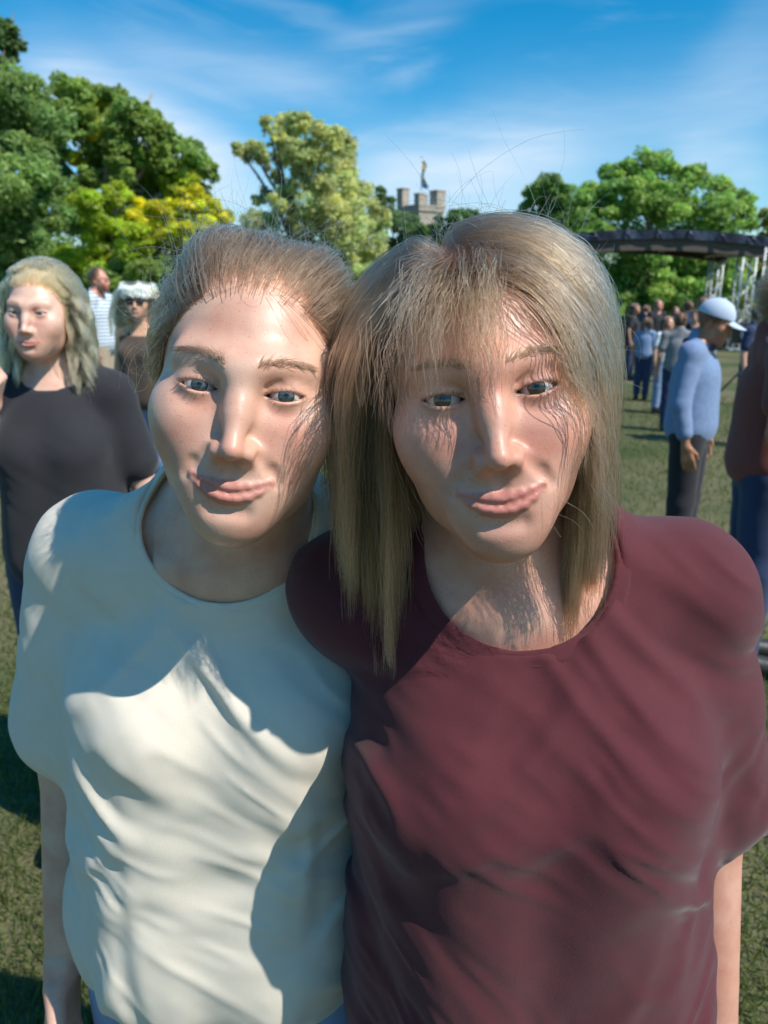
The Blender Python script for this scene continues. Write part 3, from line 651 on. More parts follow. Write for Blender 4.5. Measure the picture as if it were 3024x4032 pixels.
# ================================================================== THE SETTING
def ground():
    m, N, L, b = mat_new('lawn'); tc = N.new('ShaderNodeTexCoord')
    n1 = N.new('ShaderNodeTexNoise'); n1.inputs['Scale'].default_value = .6; n1.inputs['Detail'].default_value = 8; L.new(tc.outputs['Object'], n1.inputs['Vector'])
    n2 = N.new('ShaderNodeTexNoise'); n2.inputs['Scale'].default_value = 60; n2.inputs['Detail'].default_value = 6; L.new(tc.outputs['Object'], n2.inputs['Vector'])
    r1 = N.new('ShaderNodeValToRGB'); e = r1.color_ramp.elements; e[0].position = .38; e[0].color = (.07, .11, .022, 1); e[1].position = .66; e[1].color = (.25, .215, .11, 1)
    L.new(n1.outputs[0], r1.inputs[0])
    mx = N.new('ShaderNodeMix'); mx.data_type = 'RGBA'; mx.blend_type = 'MULTIPLY'; mx.inputs[0].default_value = .6; L.new(r1.outputs[0], mx.inputs[6]); L.new(n2.outputs[0], mx.inputs[7])
    L.new(mx.outputs[2], b.inputs['Base Color']); b.inputs['Roughness'].default_value = .9
    bp = N.new('ShaderNodeBump'); bp.inputs['Strength'].default_value = .8; bp.inputs['Distance'].default_value = .03; L.new(n2.outputs[0], bp.inputs['Height']); L.new(bp.outputs[0], b.inputs['Normal'])
    n = 60; xs = np.sign(np.linspace(-1, 1, n))*np.abs(np.linspace(-1, 1, n))**3*900
    X, Y = np.meshgrid(xs, xs+20, indexing='ij'); Z = -.012+.0*X
    V = np.stack([X, Y, Z], 2).reshape(-1, 3); i = np.arange(n*n).reshape(n, n)
    Fq = np.stack([i[:-1, :-1], i[1:, :-1], i[1:, 1:], i[:-1, 1:]], 2).reshape(-1, 4)
    tag(link('ground', mesh_np('ground', V, Fq), m), 'trodden summer lawn of the festival park', 'lawn', kind='structure')
ground()
LEAF = mat_leaf('leaf'); BARK = mat_plain('bark', (.16, .135, .11), .9, nscale=6, var=.4, bump=.6, bscale=14, dist=.05)

def leaf_mesh(name, lobes, n, size, seed, sub=16, subr=.42, shell=.45, droop=0.0):
    """lobes: (centre, radius (3), colour). Leaves sit in sub-clumps over each lobe."""
    g = np.random.default_rng(seed); vol = np.array([l[1][0]*l[1][2] for l in lobes]); cnt = np.maximum((n*vol/vol.sum()).astype(int), 60)
    Ps, Ns, Cs = [], [], []
    for (c, r, col), m in zip(lobes, cnt):
        c = np.array(c); r = np.array(r); k = sub
        sd = unit(g.normal(size=(k, 3))); sd[:, 1] -= .25; sd = unit(sd); sc = c+sd*r*(.45+.42*g.random((k, 1))); sr = r.mean()*subr*(.65+.7*g.random(k))
        br = .72+.5*g.random((k, 1)); yel = g.random((k, 1))
        w = g.integers(0, k, m); d = unit(g.normal(size=(m, 3))); d[:, 2] = np.abs(d[:, 2])*np.where(g.random(m) < .75, 1, -1); rad = (shell+(1-shell)*g.random(m)**.5)*(.85+.35*g.random(m))
        p = sc[w]+d*(sr[w]*rad)[:, None]*np.array([1, 1, .75])
        if droop: p[:, 2] -= droop*g.random(m)**2*sr[w]
        nrm = unit(d*.8+np.array([0, 0, .35])+g.normal(size=(m, 3))*.45)
        cc = np.array(col)*br[w]*(.8+.4*g.random((m, 1))); cc = cc*(1+np.array([.35, .1, -.1])*(yel[w]-.5)*.8)
        Ps.append(p); Ns.append(nrm); Cs.append(cc)
    P = np.concatenate(Ps); Nn = np.concatenate(Ns); Cc = np.concatenate(Cs); m = len(P)
    a = unit(np.cross(Nn, g.normal(size=(m, 3)))); b = np.cross(Nn, a); s = size*(.6+.8*g.random((m, 1)))
    V = np.stack([P-a*s*.9, P-b*s*.48-Nn*s*.12, P+a*s, P+b*s*.48-Nn*s*.12], 1).reshape(-1, 3)
    me = mesh_np(name, V, np.arange(4*m).reshape(-1, 4)); set_col(me, 'tint', np.repeat(Cc, 4, 0)); return me
def tree(name, label, Y, lobes_q, col, n, size, seed, base_q, trunk_r=.35, group=None, limbs=9, limb_r=.09, sub=16, subr=.42, depth=.9, droop=0.0, bark=None, shell=.45):
    g = random.Random(seed); base = atq(base_q, 700, Y); base.z = 0; root = empty(name, base)
    tag(root, label, 'tree', group)
    L = []
    for q in lobes_q:
        qx, qy, qr = q[:3]; c_ = q[3] if len(q) > 3 else col
        r = qr*1.8228/F*Y; p = atq(qx, qy, Y+g.uniform(-depth, depth)*r*1.6) - base
        L.append((tuple(p), (r, r*1.05, r), c_))
    me = leaf_mesh('crown', L, n, size, seed, sub, subr, shell, droop); o = link('crown', me, LEAF, root, smooth=False); o['kind'] = 'stuff'
    mb = MB(); cz = [l[0][2] for l in L]; top = max(cz); cx = sum(l[0][0] for l in L)/len(L); cy = sum(l[0][1] for l in L)/len(L); fork = max(1.2, top*.32)
    mid = Vector((cx*.35, cy*.35, fork)); mb.tube([(0, 0, -.1), (cx*.06, 0, fork*.35), mid], [trunk_r*1.35, trunk_r, trunk_r*.8], 10)
    mb2 = mb
    mb.build('trunk', bark or BARK, root, True)
    for l in g.sample(L, min(limbs, len(L))):
        e = Vector(l[0]); st = mid*g.uniform(.85, 1.0); m1 = st.lerp(e, .35)+Vector((g.uniform(-.3, .3), g.uniform(-.3, .3), .25*(e-st).length*.5)); m2 = st.lerp(e, .7)+Vector((g.uniform(-.3, .3), g.uniform(-.3, .3), .2*(e-st).length*.3))
        lb = MB(); lb.tube([st, m1, m2, e+(e-m2)*.3], [limb_r*1.9, limb_r*1.3, limb_r*.8, limb_r*.25], 7)
        for k in range(4):
            s0 = m1.lerp(e, k/4); d = Vector((g.uniform(-1, 1), g.uniform(-1, 1), g.uniform(-.1, 1))).normalized()*l[1][0]*1.1
            lb.tube([s0, s0+d*.5+Vector((0, 0, .1)), s0+d], [limb_r*.5, limb_r*.32, limb_r*.1], 5)
        lb.build('limb', bark or BARK, root, True)
    return root
G1, G2, GY, GP, GD = (.225, .34, .075), (.21, .33, .10), (.58, .57, .04), (.45, .50, .22), (.125, .21, .07)
GM = (.36, .47, .04); BARK_L = mat_plain('pale_bark', (.30, .26, .22), .9, nscale=5, var=.35, bump=.5, bscale=12, dist=.05)
tree('tall_tree', 'tall dark tree poking above the others at the top left edge', 38, [(-10, 70, 34), (12, 85, 26), (42, 104, 17), (22, 62, 17), (-20, 130, 40), (-30, 200, 60), (0, 260, 50)], GD, 11000, .14, 11, -40, .3)
tree('broadleaf_tree', 'bluish green tree at the left edge behind the wavy blonde woman', 27, [(20, 205, 62), (75, 250, 55), (15, 300, 80), (78, 330, 55), (20, 400, 80), (70, 430, 50), (10, 500, 80), (55, 545, 50), (-60, 300, 90), (-60, 450, 90), (110, 400, 40), (105, 480, 55), (120, 560, 55), (40, 620, 70), (130, 640, 60), (0, 580, 60), (110, 270, 40)], G2, 52000, .10, 12, 25, .4)
tree('broadleaf_tree', 'big broad tree with yellow patches and pale limbs behind the man in stripes', 31,
     [(160, 205, 38), (185, 215, 38), (235, 235, 46), (225, 225, 26, GY), (290, 262, 44), (318, 226, 7), (335, 300, 42), (385, 345, 44), (425, 365, 36), (450, 372, 22), (435, 425, 24), (250, 305, 42), (208, 290, 24, GY), (185, 290, 50), (318, 370, 50, GM), (370, 410, 42), (200, 385, 26), (165, 345, 18, GY), (135, 250, 38), (295, 430, 46, GM), (370, 320, 20, GM), (140, 200, 26), (280, 310, 40), (130, 390, 30), (120, 330, 34), (240, 370, 50), (160, 430, 44), (330, 420, 44), (400, 440, 40), (200, 480, 60), (300, 500, 60), (410, 500, 50), (300, 580, 60), (200, 600, 60), (390, 390, 40, GM), (270, 360, 40)],
     G1, 72000, .105, 13, 225, .5, limbs=16, limb_r=.13, bark=BARK_L)
tree('yellow_tree', 'yellow green tree low between the broad tree and the pale tree', 25,
     [(195, 450, 34, GM), (250, 425, 30, GM), (235, 495, 46, GM), (305, 465, 34), (352, 452, 32), (405, 430, 30), (445, 452, 32), (485, 468, 22), (300, 530, 46, GM), (215, 560, 44, GM), (375, 505, 46), (150, 570, 36, GM), (440, 510, 42), (330, 590, 50, G1), (410, 580, 50, GM), (250, 620, 50, G1)],
     (.54, .55, .03), 46000, .085, 14, 300, .25, limbs=10, limb_r=.06)
tree('pale_tree', 'pale olive tree with open branching left side in the middle of the view', 45,
     [(620, 268, 30), (580, 268, 18), (655, 272, 32), (705, 298, 38), (742, 312, 28), (600, 300, 22), (545, 322, 26), (515, 322, 16), (570, 338, 22), (605, 340, 24), (640, 330, 34), (680, 345, 44), (735, 375, 46), (645, 390, 30), (700, 430, 52), (775, 430, 38), (600, 380, 15), (575, 425, 20), (555, 432, 14), (548, 472, 24), (582, 488, 32), (530, 505, 28), (605, 440, 26), (625, 420, 26), (655, 480, 42), (755, 485, 50), (820, 470, 28), (720, 530, 44), (805, 525, 36), (630, 540, 40), (680, 580, 40), (770, 580, 40)],
     GP, 52000, .12, 15, 650, .4, limbs=24, limb_r=.09, droop=.8, subr=.36, sub=20)
tree('dark_tree', 'small dark tree left of the castle tower', 62, [(820, 418, 14), (832, 440, 20), (850, 475, 26), (815, 460, 22), (870, 500, 34), (840, 540, 40)], GD, 9000, .16, 16, 845, .25)
tree('dark_tree', 'low green tree in front of the castle tower foot', 60, [(985, 478, 26), (1018, 468, 18), (945, 492, 26), (900, 500, 24), (1040, 490, 26), (960, 530, 40), (1060, 530, 40), (1010, 540, 40)], (.10, .19, .045), 12000, .16, 17, 990, .25)
tree('dark_tree', 'dark tree with a thin drooping left edge beside the big round tree', 47, [(1180, 402, 30), (1152, 420, 28), (1140, 455, 20), (1215, 430, 30), (1118, 468, 12), (1190, 460, 34), (1230, 470, 30), (1200, 510, 50), (1170, 560, 50)], (.18, .31, .075), 17000, .13, 18, 1190, .3, droop=.5)
tree('chestnut_tree', 'big round bright green tree behind the festival stage', 41,
     [(1388, 356, 30), (1335, 385, 38), (1300, 420, 38), (1432, 372, 36), (1490, 400, 40), (1548, 412, 36), (1590, 440, 34), (1612, 470, 28), (1255, 450, 34), (1370, 430, 58), (1450, 450, 58), (1540, 480, 54), (1290, 500, 52), (1390, 530, 60), (1490, 560, 60), (1350, 610, 56), (1440, 640, 56), (1550, 610, 56), (1590, 560, 46), (1270, 580, 50), (1310, 660, 50), (1500, 680, 50), (1400, 690, 50)],
     (.225, .375, .09), 62000, .13, 19, 1420, .5, limbs=8, subr=.40, sub=20)
tree('olive_tree', 'olive tinged tree cut off by the right edge', 46, [(1655, 470, 18), (1670, 515, 30), (1640, 590, 34), (1655, 650, 40), (1610, 640, 34), (1700, 580, 50)], (.22, .26, .04), 12000, .13, 20, 1665, .3)
# a belt of far trees closes the park
def belt():
    g = np.random.default_rng(5); L = []
    for x in np.arange(-60, 61, 2.6):
        for z in (1.4, 4.0): L.append(((x+g.uniform(-1, 1), g.uniform(-1, 1), z+g.uniform(-.5, .9)), (2.4, 1.8, 2.1), np.array((.085, .16, .04))*g.uniform(.8, 1.2)))
    me = leaf_mesh('tree_belt', L, 60000, .24, 21, 10, .5, .4); o = link('tree_belt', me, LEAF, smooth=False); o.location = (0, 74, 0)
    tag(o, 'far belt of dark green trees closing the park', 'trees', kind='stuff')
belt()

def castle():
    m, N, L, b = mat_new('castle_stone'); tc = N.new('ShaderNodeTexCoord')
    br = N.new('ShaderNodeTexBrick'); br.inputs['Scale'].default_value = 1.6; br.inputs['Color1'].default_value = (.42, .37, .30, 1); br.inputs['Color2'].default_value = (.35, .31, .25, 1); br.inputs['Mortar'].default_value = (.22, .19, .16, 1); br.inputs['Mortar Size'].default_value = .02
    mp = N.new('ShaderNodeMapping'); mp.inputs['Rotation'].default_value = (R_(90), 0, 0); L.new(tc.outputs['Object'], mp.inputs[0]); L.new(mp.outputs[0], br.inputs['Vector'])
    nz = N.new('ShaderNodeTexNoise'); nz.inputs['Scale'].default_value = 1.3; nz.inputs['Detail'].default_value = 8; L.new(tc.outputs['Object'], nz.inputs['Vector'])
    mx = N.new('ShaderNodeMix'); mx.data_type = 'RGBA'; mx.blend_type = 'MULTIPLY'; mx.inputs[0].default_value = .5; L.new(br.outputs[0], mx.inputs[6]); L.new(nz.outputs[0], mx.inputs[7])
    hs = N.new('ShaderNodeHueSaturation'); hs.inputs['Value'].default_value = 1.35; L.new(mx.outputs[2], hs.inputs['Color']); L.new(hs.outputs[0], b.inputs['Base Color']); b.inputs['Roughness'].default_value = .95
    Y = 85; c = at(1658, 780, Y); base = Vector((c.x, Y, 0)); root = empty('castle_tower', base, R_(0))
    tag(root, 'grey stone castle tower with battlements and a flag between the trees', 'castle')
    s = Y/F*1.04; hd = 86*s                                   # half diagonal of the square tower
    Rz = Matrix.Rotation(R_(38), 3, 'Z'); side = hd*math.sqrt(2)*.93
    zt = lambda py: at(1658, py, Y).z
    mb = MB(); zb = zt(822); mb.box((0, 0, zb/2), (side, side, zb), Rz); mb.build('tower_wall', m, root)
    mb = MB(); mb.box((0, 0, zb-.25), (side+.3, side+.3, .3), Rz); mb.build('string_course', m, root)
    for (sx, sy, pt, w) in [(-1, 1, 746, .92), (-1, -1, 776, .78), (1, -1, 757, 1.15), (1, 1, 764, .8)]:
        z1 = zt(pt); p = Rz @ Vector((sx*(side/2-w/2+.12), sy*(side/2-w/2+.12), 0)); mb = MB(); mb.box((p.x, p.y, (zb+z1)/2-.002), (w, w, z1-zb), Rz); o = mb.build('merlon', m, root)
        mb = MB(); mb.box((p.x, p.y, z1+.06), (w+.12, w+.12, .12), Rz); mb.build('cap_stone', m, o)
    for sx, sy, w2, d2 in ((-1, 0, .5, side*.5), (0, -1, side*.5, .5)):
        mb = MB(); p = Rz @ Vector((sx*(side/2-.2), sy*(side/2-.2), 0)); mb.box((p.x, p.y, zb+.12), (w2, d2, .24), Rz); mb.build('parapet', m, root)
    dk = mat_plain('slit_dark', (.02, .02, .02), .9)
    for k in range(3):
        p = Rz @ Vector((0, -side/2-.005, zb-3-3*k)); mb = MB(); mb.box(p, (.25, .04, 1.1), Rz); mb.build('arrow_slit', dk, root)
    # flag on its pole: blue with a yellow cross, hanging limp in folds
    fr = empty('flag', (base.x-.0, Y, zb)); tag(fr, 'blue and yellow flag hanging limp on a pole above the castle tower', 'flag')
    white = mat_plain('white_paint', (.75, .75, .72), .4); mb = MB(); ztop = zt(622)-zb; mb.tube([(0, 0, -.4), (0, 0, ztop)], [.06, .035], 8); mb.build('pole', white, fr, True)
    bm = bmesh.new(); bmesh.ops.create_uvsphere(bm, u_segments=12, v_segments=8, radius=.09); bmesh.ops.translate(bm, verts=bm.verts, vec=(0, 0, ztop+.06)); me = bpy.data.meshes.new('finial'); bm.to_mesh(me); bm.free(); link('finial', me, mat_plain('gilt', (.6, .42, .1), .3, .9), fr)
    blue = (.09, .24, .46); yel = (.80, .64, .16); nu, nv = 40, 48; z0 = zt(632)-zb; z1 = zt(738)-zb; V = []; K = []
    for j in range(nv):
        v = j/(nv-1)
        for i in range(nu):
            u = i/(nu-1); zz = z0+(z1-z0)*v; wd = .38+.75*v**.7*(1-.25*v)
            x = .06+wd*u; y = .16*math.sin(u*11+v*3)*min(1, .3+v); drop = .3*u*v
            V.append((x*(.55+.25*math.sin(v*9)), y, zz-drop*.6))
            su = u; svv = v-.25*u; K.append(yel if (abs(svv-.10) < .10 or abs(svv-.52) < .085) else blue)
    i = np.arange(nu*nv).reshape(nv, nu); Fq = np.stack([i[:-1, :-1], i[1:, :-1], i[1:, 1:], i[:-1, 1:]], 2).reshape(-1, 4)
    me = mesh_np('cloth', V, Fq); set_col(me, 'tint', K); m2, N, L, b = mat_new('flag_cloth'); a = N.new('ShaderNodeAttribute'); a.attribute_name = 'tint'; L.new(a.outputs[0], b.inputs['Base Color']); b.inputs['Roughness'].default_value = .8; o = link('cloth', me, m2, fr)
    sd = o.modifiers.new('solid', 'SOLIDIFY'); sd.thickness = .01
castle()

def stage():
    Y = 24.0; tarp = mat_plain('navy_tarpaulin', (.018, .026, .05), .38, nscale=3, var=.4, bump=.5, bscale=3, dist=.12); und = mat_plain('brown_canvas', (.085, .07, .058), .85, nscale=8, var=.25, bump=.3)
    alu = mat_plain('aluminium', (.60, .62, .62), .45, .25, nscale=40, var=.08, bump=.05); blk = mat_plain('black_case', (.015, .015, .017), .5)
    root = empty('festival_stage', (at(2560, 1160, Y).x, Y, 0)); tag(root, 'festival stage with a curved navy roof on silver truss posts at the right', 'stage')
    zc = lambda py: at(2450, py, Y).z
    hwid = at(3110, 1000, Y).x - at(2560, 1000, Y).x
    def arc(x, ztop, sag): return ztop - sag*(abs(x)/hwid)**2.1
    n = 36; xs = [(-1+2*i/(n-1))*hwid for i in range(n)]; dep = 5.0
    def sweep(z_hi, z_lo, y0, y1, name, mat, sag, wav=0, thick=None):
        V, Fc = [], []
        for i, x in enumerate(xs):
            w = wav*math.sin(x*5.3+1.3*math.sin(x*2)) ; a = arc(x, z_hi, sag); b_ = arc(x, z_lo, sag*1.05)
            V += [(x, y0+w, a), (x, y0+w*.4, b_), (x, y1, b_), (x, y1, a)]
        for i in range(n-1):
            for k in range(4): Fc.append((i*4+k, (i+1)*4+k, (i+1)*4+(k+1) % 4, i*4+(k+1) % 4))
        Fc += [(3, 2, 1, 0), tuple((n-1)*4+k for k in range(4))]
        me = bpy.data.meshes.new(name); me.from_pydata(V, [], Fc); me.update(); return link(name, me, mat, root, False)
    sag = zc(903)-zc(952)
    sweep(zc(903), zc(940), 0, dep, 'roof_cover', tarp, sag, .06)
    sweep(zc(941), zc(985), .10, .35, 'arch_beam', und, sag)
    sweep(zc(941), zc(962), dep-.4, dep-.1, 'arch_beam', und, sag)
    for i in range(9):                                   # folds of the roof skirt gathered by ties
        x = (-.9+1.8*i/8)*hwid; z = arc(x, zc(938), sag); mb = MB(); mb.tube([(x, -.04, z+.24), (x+.10, -.09, z+.1), (x+.16, -.06, z-.03)], [.03, .05, .02], 7); mb.build('tie_fold', tarp, root, True)
    for i in range(5):
        x = (-.8+1.6*i/4)*hwid; mb = MB(); z = arc(x, zc(948), sag*1.05); mb.tube([(x, .4, z), (x, dep-.5, z)], .05, 8); mb.build('purlin', alu, root, True)
    def truss(x, y, z1, w):
        mb = MB(); cs = [(-w/2, -w/2), (w/2, -w/2), (w/2, w/2), (-w/2, w/2)]
        for a, b_ in cs: mb.tube([(x+a, y+b_, 0.0), (x+a, y+b_, z1)], .032, 8)
        t = mb.build('truss_post', alu, root, True); br = MB(); k = int(z1/.42)
        for j in range(k):
            za, zb = .1+j*(z1-.15)/k, .1+(j+1)*(z1-.15)/k
            for q in range(4):
                p0, p1 = cs[q], cs[(q+1) % 4]
                if j % 2: p0, p1 = p1, p0
                br.tube([(x+p0[0], y+p0[1], za), (x+p1[0], y+p1[1], zb)], .017, 6)
        br.build('lacing', alu, t, True); bp = MB(); bp.box((x, y, .02), (w+.3, w+.3, .04)); bp.build('base_plate', alu, t)
    xr = at(2918, 1200, Y).x-root.location.x
    truss(xr+.12, .25, arc(xr, zc(992), sag), .40); truss(xr+.62, -.5, arc(xr, zc(955), sag), .44); truss(-xr-.1, .25, arc(xr, zc(992), sag), .40); truss(xr+1.05, dep-.3, arc(xr, zc(960), sag), .36); truss(-xr-1.0, dep-.3, arc(xr, zc(960), sag), .36)
    # stage floor with black skirt
    mb = MB(); mb.box((0, dep/2+.2, .45), (hwid*1.75, dep-.6, .9)); mb.build('stage_deck', blk, root)
    # a lamp case standing before the post
    p = at(2935, 1312, 12.0); lr = empty('stage_lamp', (p.x, 12.0, 0)); tag(lr, 'black stage lamp with a round silver lens on a stand by the truss', 'lamp')
    mb = MB(); h = p.z; mb.box((0, 0, h), (.30, .26, .30)); mb.build('housing', blk, lr)
    mb = MB(); mb.tube([(-.04, -.13, h-.02), (-.04, -.18, h-.02)], [.10, .085], 20); mb.build('lens', alu, lr, True)
    mb = MB(); mb.tube([(0, 0, 0), (0, 0, h-.14)], .03, 8); [mb.tube([(0, 0, .5), (.4*math.cos(a), .4*math.sin(a), 0)], .015, 6) for a in (.3, 2.4, 4.5)]; mb.build('stand', blk, lr, True)
stage()

# ================================================================== PEOPLE IN THE BACKGROUND
EYE_B = mat_eye((.05, .065, .075)); EYE_H = mat_eye((.055, .045, .028))
FAIR, TAN, RED = (.60, .36, .26), (.52, .30, .185), (.62, .31, .23)
DARKC = mat_cloth('dark_cloth', (.025, .025, .03)); NAVY = mat_cloth('navy_cloth', (.03, .045, .10)); DENIM = mat_cloth('denim', (.18, .26, .42), var=.2); WHITE = mat_cloth('white_cloth', (.72, .74, .76))
BEIGE = mat_cloth('beige_cloth', (.38, .31, .22)); BLACKSHOE = mat_plain('shoe', (.03, .028, .025), .5)
def clothes(top, sleeve=.55, trousers=None, **k):
    return [dict(kind='top', name='top', mat=top, sleeve=sleeve, th=.006, fold=.002, vox=.012, **k), dict(kind='trousers', name='trousers', mat=trousers or DENIM), dict(kind='shoe', name='shoe', mat=BLACKSHOE)]
def hair_simple(info, g, n, length, mat, rad, wave=(0, 3), vol=(.003, .02), part=-.012, clump=.6, k=120, stiff=.78, roots=None, out0=.5, name='hair', back=.25, face_gap=.05):
    grav = np.array(info['HR'].transposed() @ Vector((0, 0, -1)), np.float32)
    pts = falling_hair(g, n, 18, length, lambda Q: Q[:, 0]*0+part, grav, vol, stiff, out0, roots=roots, back=back, face_gap=face_gap); pts, own = clumped(pts, g, min(k, n//4), clump)
    if wave[0]: pts = waves(pts, g, own, wave[0], wave[1])
    return hair_obj(name, apply_head(info, pts), rad, mat, info['root'])
H_BLOND = mat_hair('blonde_hair', (.74, .42, .16), (.92, .62, .31), (.52, .28, .11)); H_DARK = mat_hair('dark_hair', (.05, .03, .02), (.09, .055, .035)); H_BROWN = mat_hair('brown_hair', (.12, .07, .045), (.18, .11, .07)); H_CURL = mat_hair('sandy_hair', (.15, .09, .05), (.24, .155, .09))
def stand(px, py, Y, O_z=1.59):
    """root location and scale so that the eyes (O at O_z when scale 1) come at this pixel"""
    p = at(px, py, Y); return p

# wavy blonde woman, about two metres behind the camera's subjects
p = at(162, 1224, 2.05); sc = p.z/1.59
info = person('person', (p.x, 2.05+.015, 0), R_(4), sc, dict(sex='f', skin=(.74, .49, .38), brow=(.42, .28, .19), eye=EYE_B, head=(-4, 3, 2), smile=.35, eye_open=.0042, fine=True, vox=(.0028, .01), hs=1.0,
      armR=((-.235, -.02, 1.13), (-.100, -.16, 1.36)), curl={-1: 1.3, 1: .35}, clothes=clothes(DARKC, .7, NAVY, neck_d=.075)))
tag(info['root'], 'woman with long wavy blonde hair and dark top at the left edge', 'person')
g = np.random.default_rng(31)
gB = np.array(info['HR'].transposed() @ Vector((0, 0, -1)), np.float32)
rb = scalp_roots(6500, g, .004, 0, 0, lambda p: np.where(p[:, 1] > -.035, 1, .0))
lo_ = falling_hair(g, 6500, 22, lambda P, g_: .34+.09*g_.random(len(P)), lambda Q: Q[:, 0]*0-.005, gB, (.004, .028), .66, .45, roots=rb, back=.6, face_gap=.066); lo_, ow1 = clumped(lo_, g, 150, .6); lo_ = waves(lo_, g, ow1, .012, 4.4)
rt_ = scalp_roots(6500, g, .003, -.004, 0, lambda p: np.where((p[:, 2] > .02) & (p[:, 1] < .03), 1, 0))
to_ = swept_hair(g, 6500, 22, (0, .10, .05), lambda P, g_: .010+.013*g_.random(len(P)), roots=rt_); to_, ow2 = clumped(to_, g, 110, .6); to_ = waves(to_, g, ow2, .0075, 3.4, .03)
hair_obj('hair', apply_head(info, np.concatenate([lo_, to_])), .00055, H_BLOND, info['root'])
# man in the striped shirt, seen from the side
STRIPE = mat_cloth('striped_jersey', (.72, .77, .80), stripe=((.17, .26, .36), .036, .45))
p = at(392, 1101, 9.6); sc = p.z/1.59
info = person('person', (p.x-.02, 9.6, 0), R_(82), sc, dict(sex='m', skin=RED, brow=(.1, .06, .04), beard=(.20, .10, .06), eye=EYE_B, head=(0, 4, 0), smile=.1, clothes=clothes(STRIPE, .62, BEIGE, hem=.80, loose=.016)))
tag(info['root'], 'man in a blue and white striped shirt with glasses facing right', 'person')
g = np.random.default_rng(32); rt = scalp_roots(2600, g, .003, .012, .03)
hair_obj('hair', apply_head(info, swept_hair(g, 2600, 7, (0, .11, .06), lambda P, g_: .006+.006*g_.random(len(P)), roots=rt, end=.35)), .0011, H_BROWN, info['root'])
gl = MB(); fh = info['from_head']; fp = lambda *a: Vector(fh([a])[0])
for x in (-1, 1):
    gl.tube([fp(x*.032+.021*math.cos(a), -.097, -.003+.017*math.sin(a)) for a in np.linspace(0, 6.28, 17)], .0016, 6, False); gl.tube([fp(x*.053, -.096, .002), fp(x*.074, -.05, .003), fp(x*.078, .005, .0)], .0016, 6)
gl.tube([fp(-.011, -.098, .002), fp(.011, -.098, .002)], .0016, 6); gl.build('glasses', mat_plain('dark_frame', (.03, .025, .022), .4), info['root'], True)
# someone in white, back turned
p = at(458, 1178, 13.0); sc = 1.0
info = person('person', (p.x, 13.0, 0), R_(185), p.z/1.59, dict(sex='m', skin=TAN, brow=None, eye=EYE_B, clothes=clothes(WHITE, .6, NAVY, hem=.82, loose=.018)))
tag(info['root'], 'person in a plain white shirt with back turned, behind the flower wreath', 'person')
g = np.random.default_rng(33); hair_simple(info, g, 1500, .07, H_BROWN, .0016, (.002, 2), (.003, .012), clump=.4)
# woman with flower wreath and sunglasses
p = at(548, 1184, 5.4); sc = p.z/1.59
info = person('person', (p.x, 5.4, 0), R_(-8), sc, dict(sex='f', skin=(.66, .42, .28), brow=(.2, .13, .08), eye=EYE_B, head=(12, 0, 3), smile=.2, vox=(.0035, .012), clothes=clothes(mat_cloth('brown_cloth', (.085, .06, .045)), 0, DENIM, neck_d=.10, neck_x=.10, straps=1.36)))
wreath_woman = info
tag(info['root'], 'woman in sunglasses with long blonde hair under a white flower wreath', 'person')
g = np.random.default_rng(34); hair_simple(info, g, 4200, lambda P, g_: .36+.06*g_.random(len(P)), H_BLOND, .0009, (.006, 2.5), (.003, .018), .0, .7, 90, back=.5, face_gap=.066)
fh = info['from_head']; fp = lambda *a: Vector(fh([a])[0]); lens = mat_plain('brown_lens', (.035, .012, .012), .08)
sg = MB()
for x in (-1, 1):
    mb = MB(); ring = [(x*.034+.024*math.copysign(abs(math.cos(a))**.7, math.cos(a)), -.098+.004*math.cos(a)*x, -.004+.019*math.copysign(abs(math.sin(a))**.7, math.sin(a))) for a in np.linspace(0, 6.28, 25)[:-1]]
    mb.add([fp(*r) for r in ring]+[fp(r[0], r[1]+.002, r[2]) for r in ring], [tuple(range(24)), tuple(range(47, 23, -1))]+[(i, (i+1) % 24, 24+(i+1) % 24, 24+i) for i in range(24)])
    mb.build('sunglass_lens', lens, info['root']); sg.tube([fp(*r) for r in ring+ring[:1]], .0022, 6, False); sg.tube([fp(x*.057, -.094, .004), fp(x*.076, -.05, .004), fp(x*.079, .005, .0)], .002, 6)
sg.tube([fp(-.012, -.1, .002), fp(.012, -.1, .002)], .002, 6); sg.build('sunglass_frame', mat_plain('tortoise_frame', (.06, .03, .02), .3), info['root'], True)
# the wreath: thirty white blossoms of six petals on a green ring
wr = empty('flower_wreath', info['root'].location, info['root'].rotation_euler.z); wr.scale = info['root'].scale; tag(wr, 'white flower wreath worn by the woman in sunglasses', 'wreath')
mb = MB(); ringp = lambda a, dz=0, dr=0: (math.cos(a)*(.083+dr), .010+math.sin(a)*(.101+dr), .063+.010*math.sin(a)+dz)
mb.tube([fp(*ringp(a)) for a in np.linspace(0, 6.283, 40)], .007, 6, False); mb.build('green_ring', mat_plain('stem_green', (.05, .1, .03), .8), wr, True)
me = bpy.data.meshes.new('blossom'); bm = bmesh.new()
for lay, (nn, rr, zz) in enumerate(((7, .026, 0), (6, .019, .007), (4, .010, .012))):
    for k in range(nn):
        a = 6.283*k/nn+lay*.4; c = Vector((math.cos(a), math.sin(a), 0)); t = Vector((-c.y, c.x, 0)); vs = [bm.verts.new(v) for v in (Vector((0, 0, zz*.4)), c*rr*.6-t*rr*.45+Vector((0, 0, zz+.004)), c*rr+Vector((0, 0, zz+.008+lay*.004)), c*rr*.6+t*rr*.45+Vector((0, 0, zz+.004)))]; bm.faces.new(vs)
bm.to_mesh(me); bm.free(); set_col(me, 'tint', np.tile([.84, .85, .82], (len(me.vertices), 1))); me.materials.append(mat_leaf('white_petal', .3)); gg = random.Random(4)
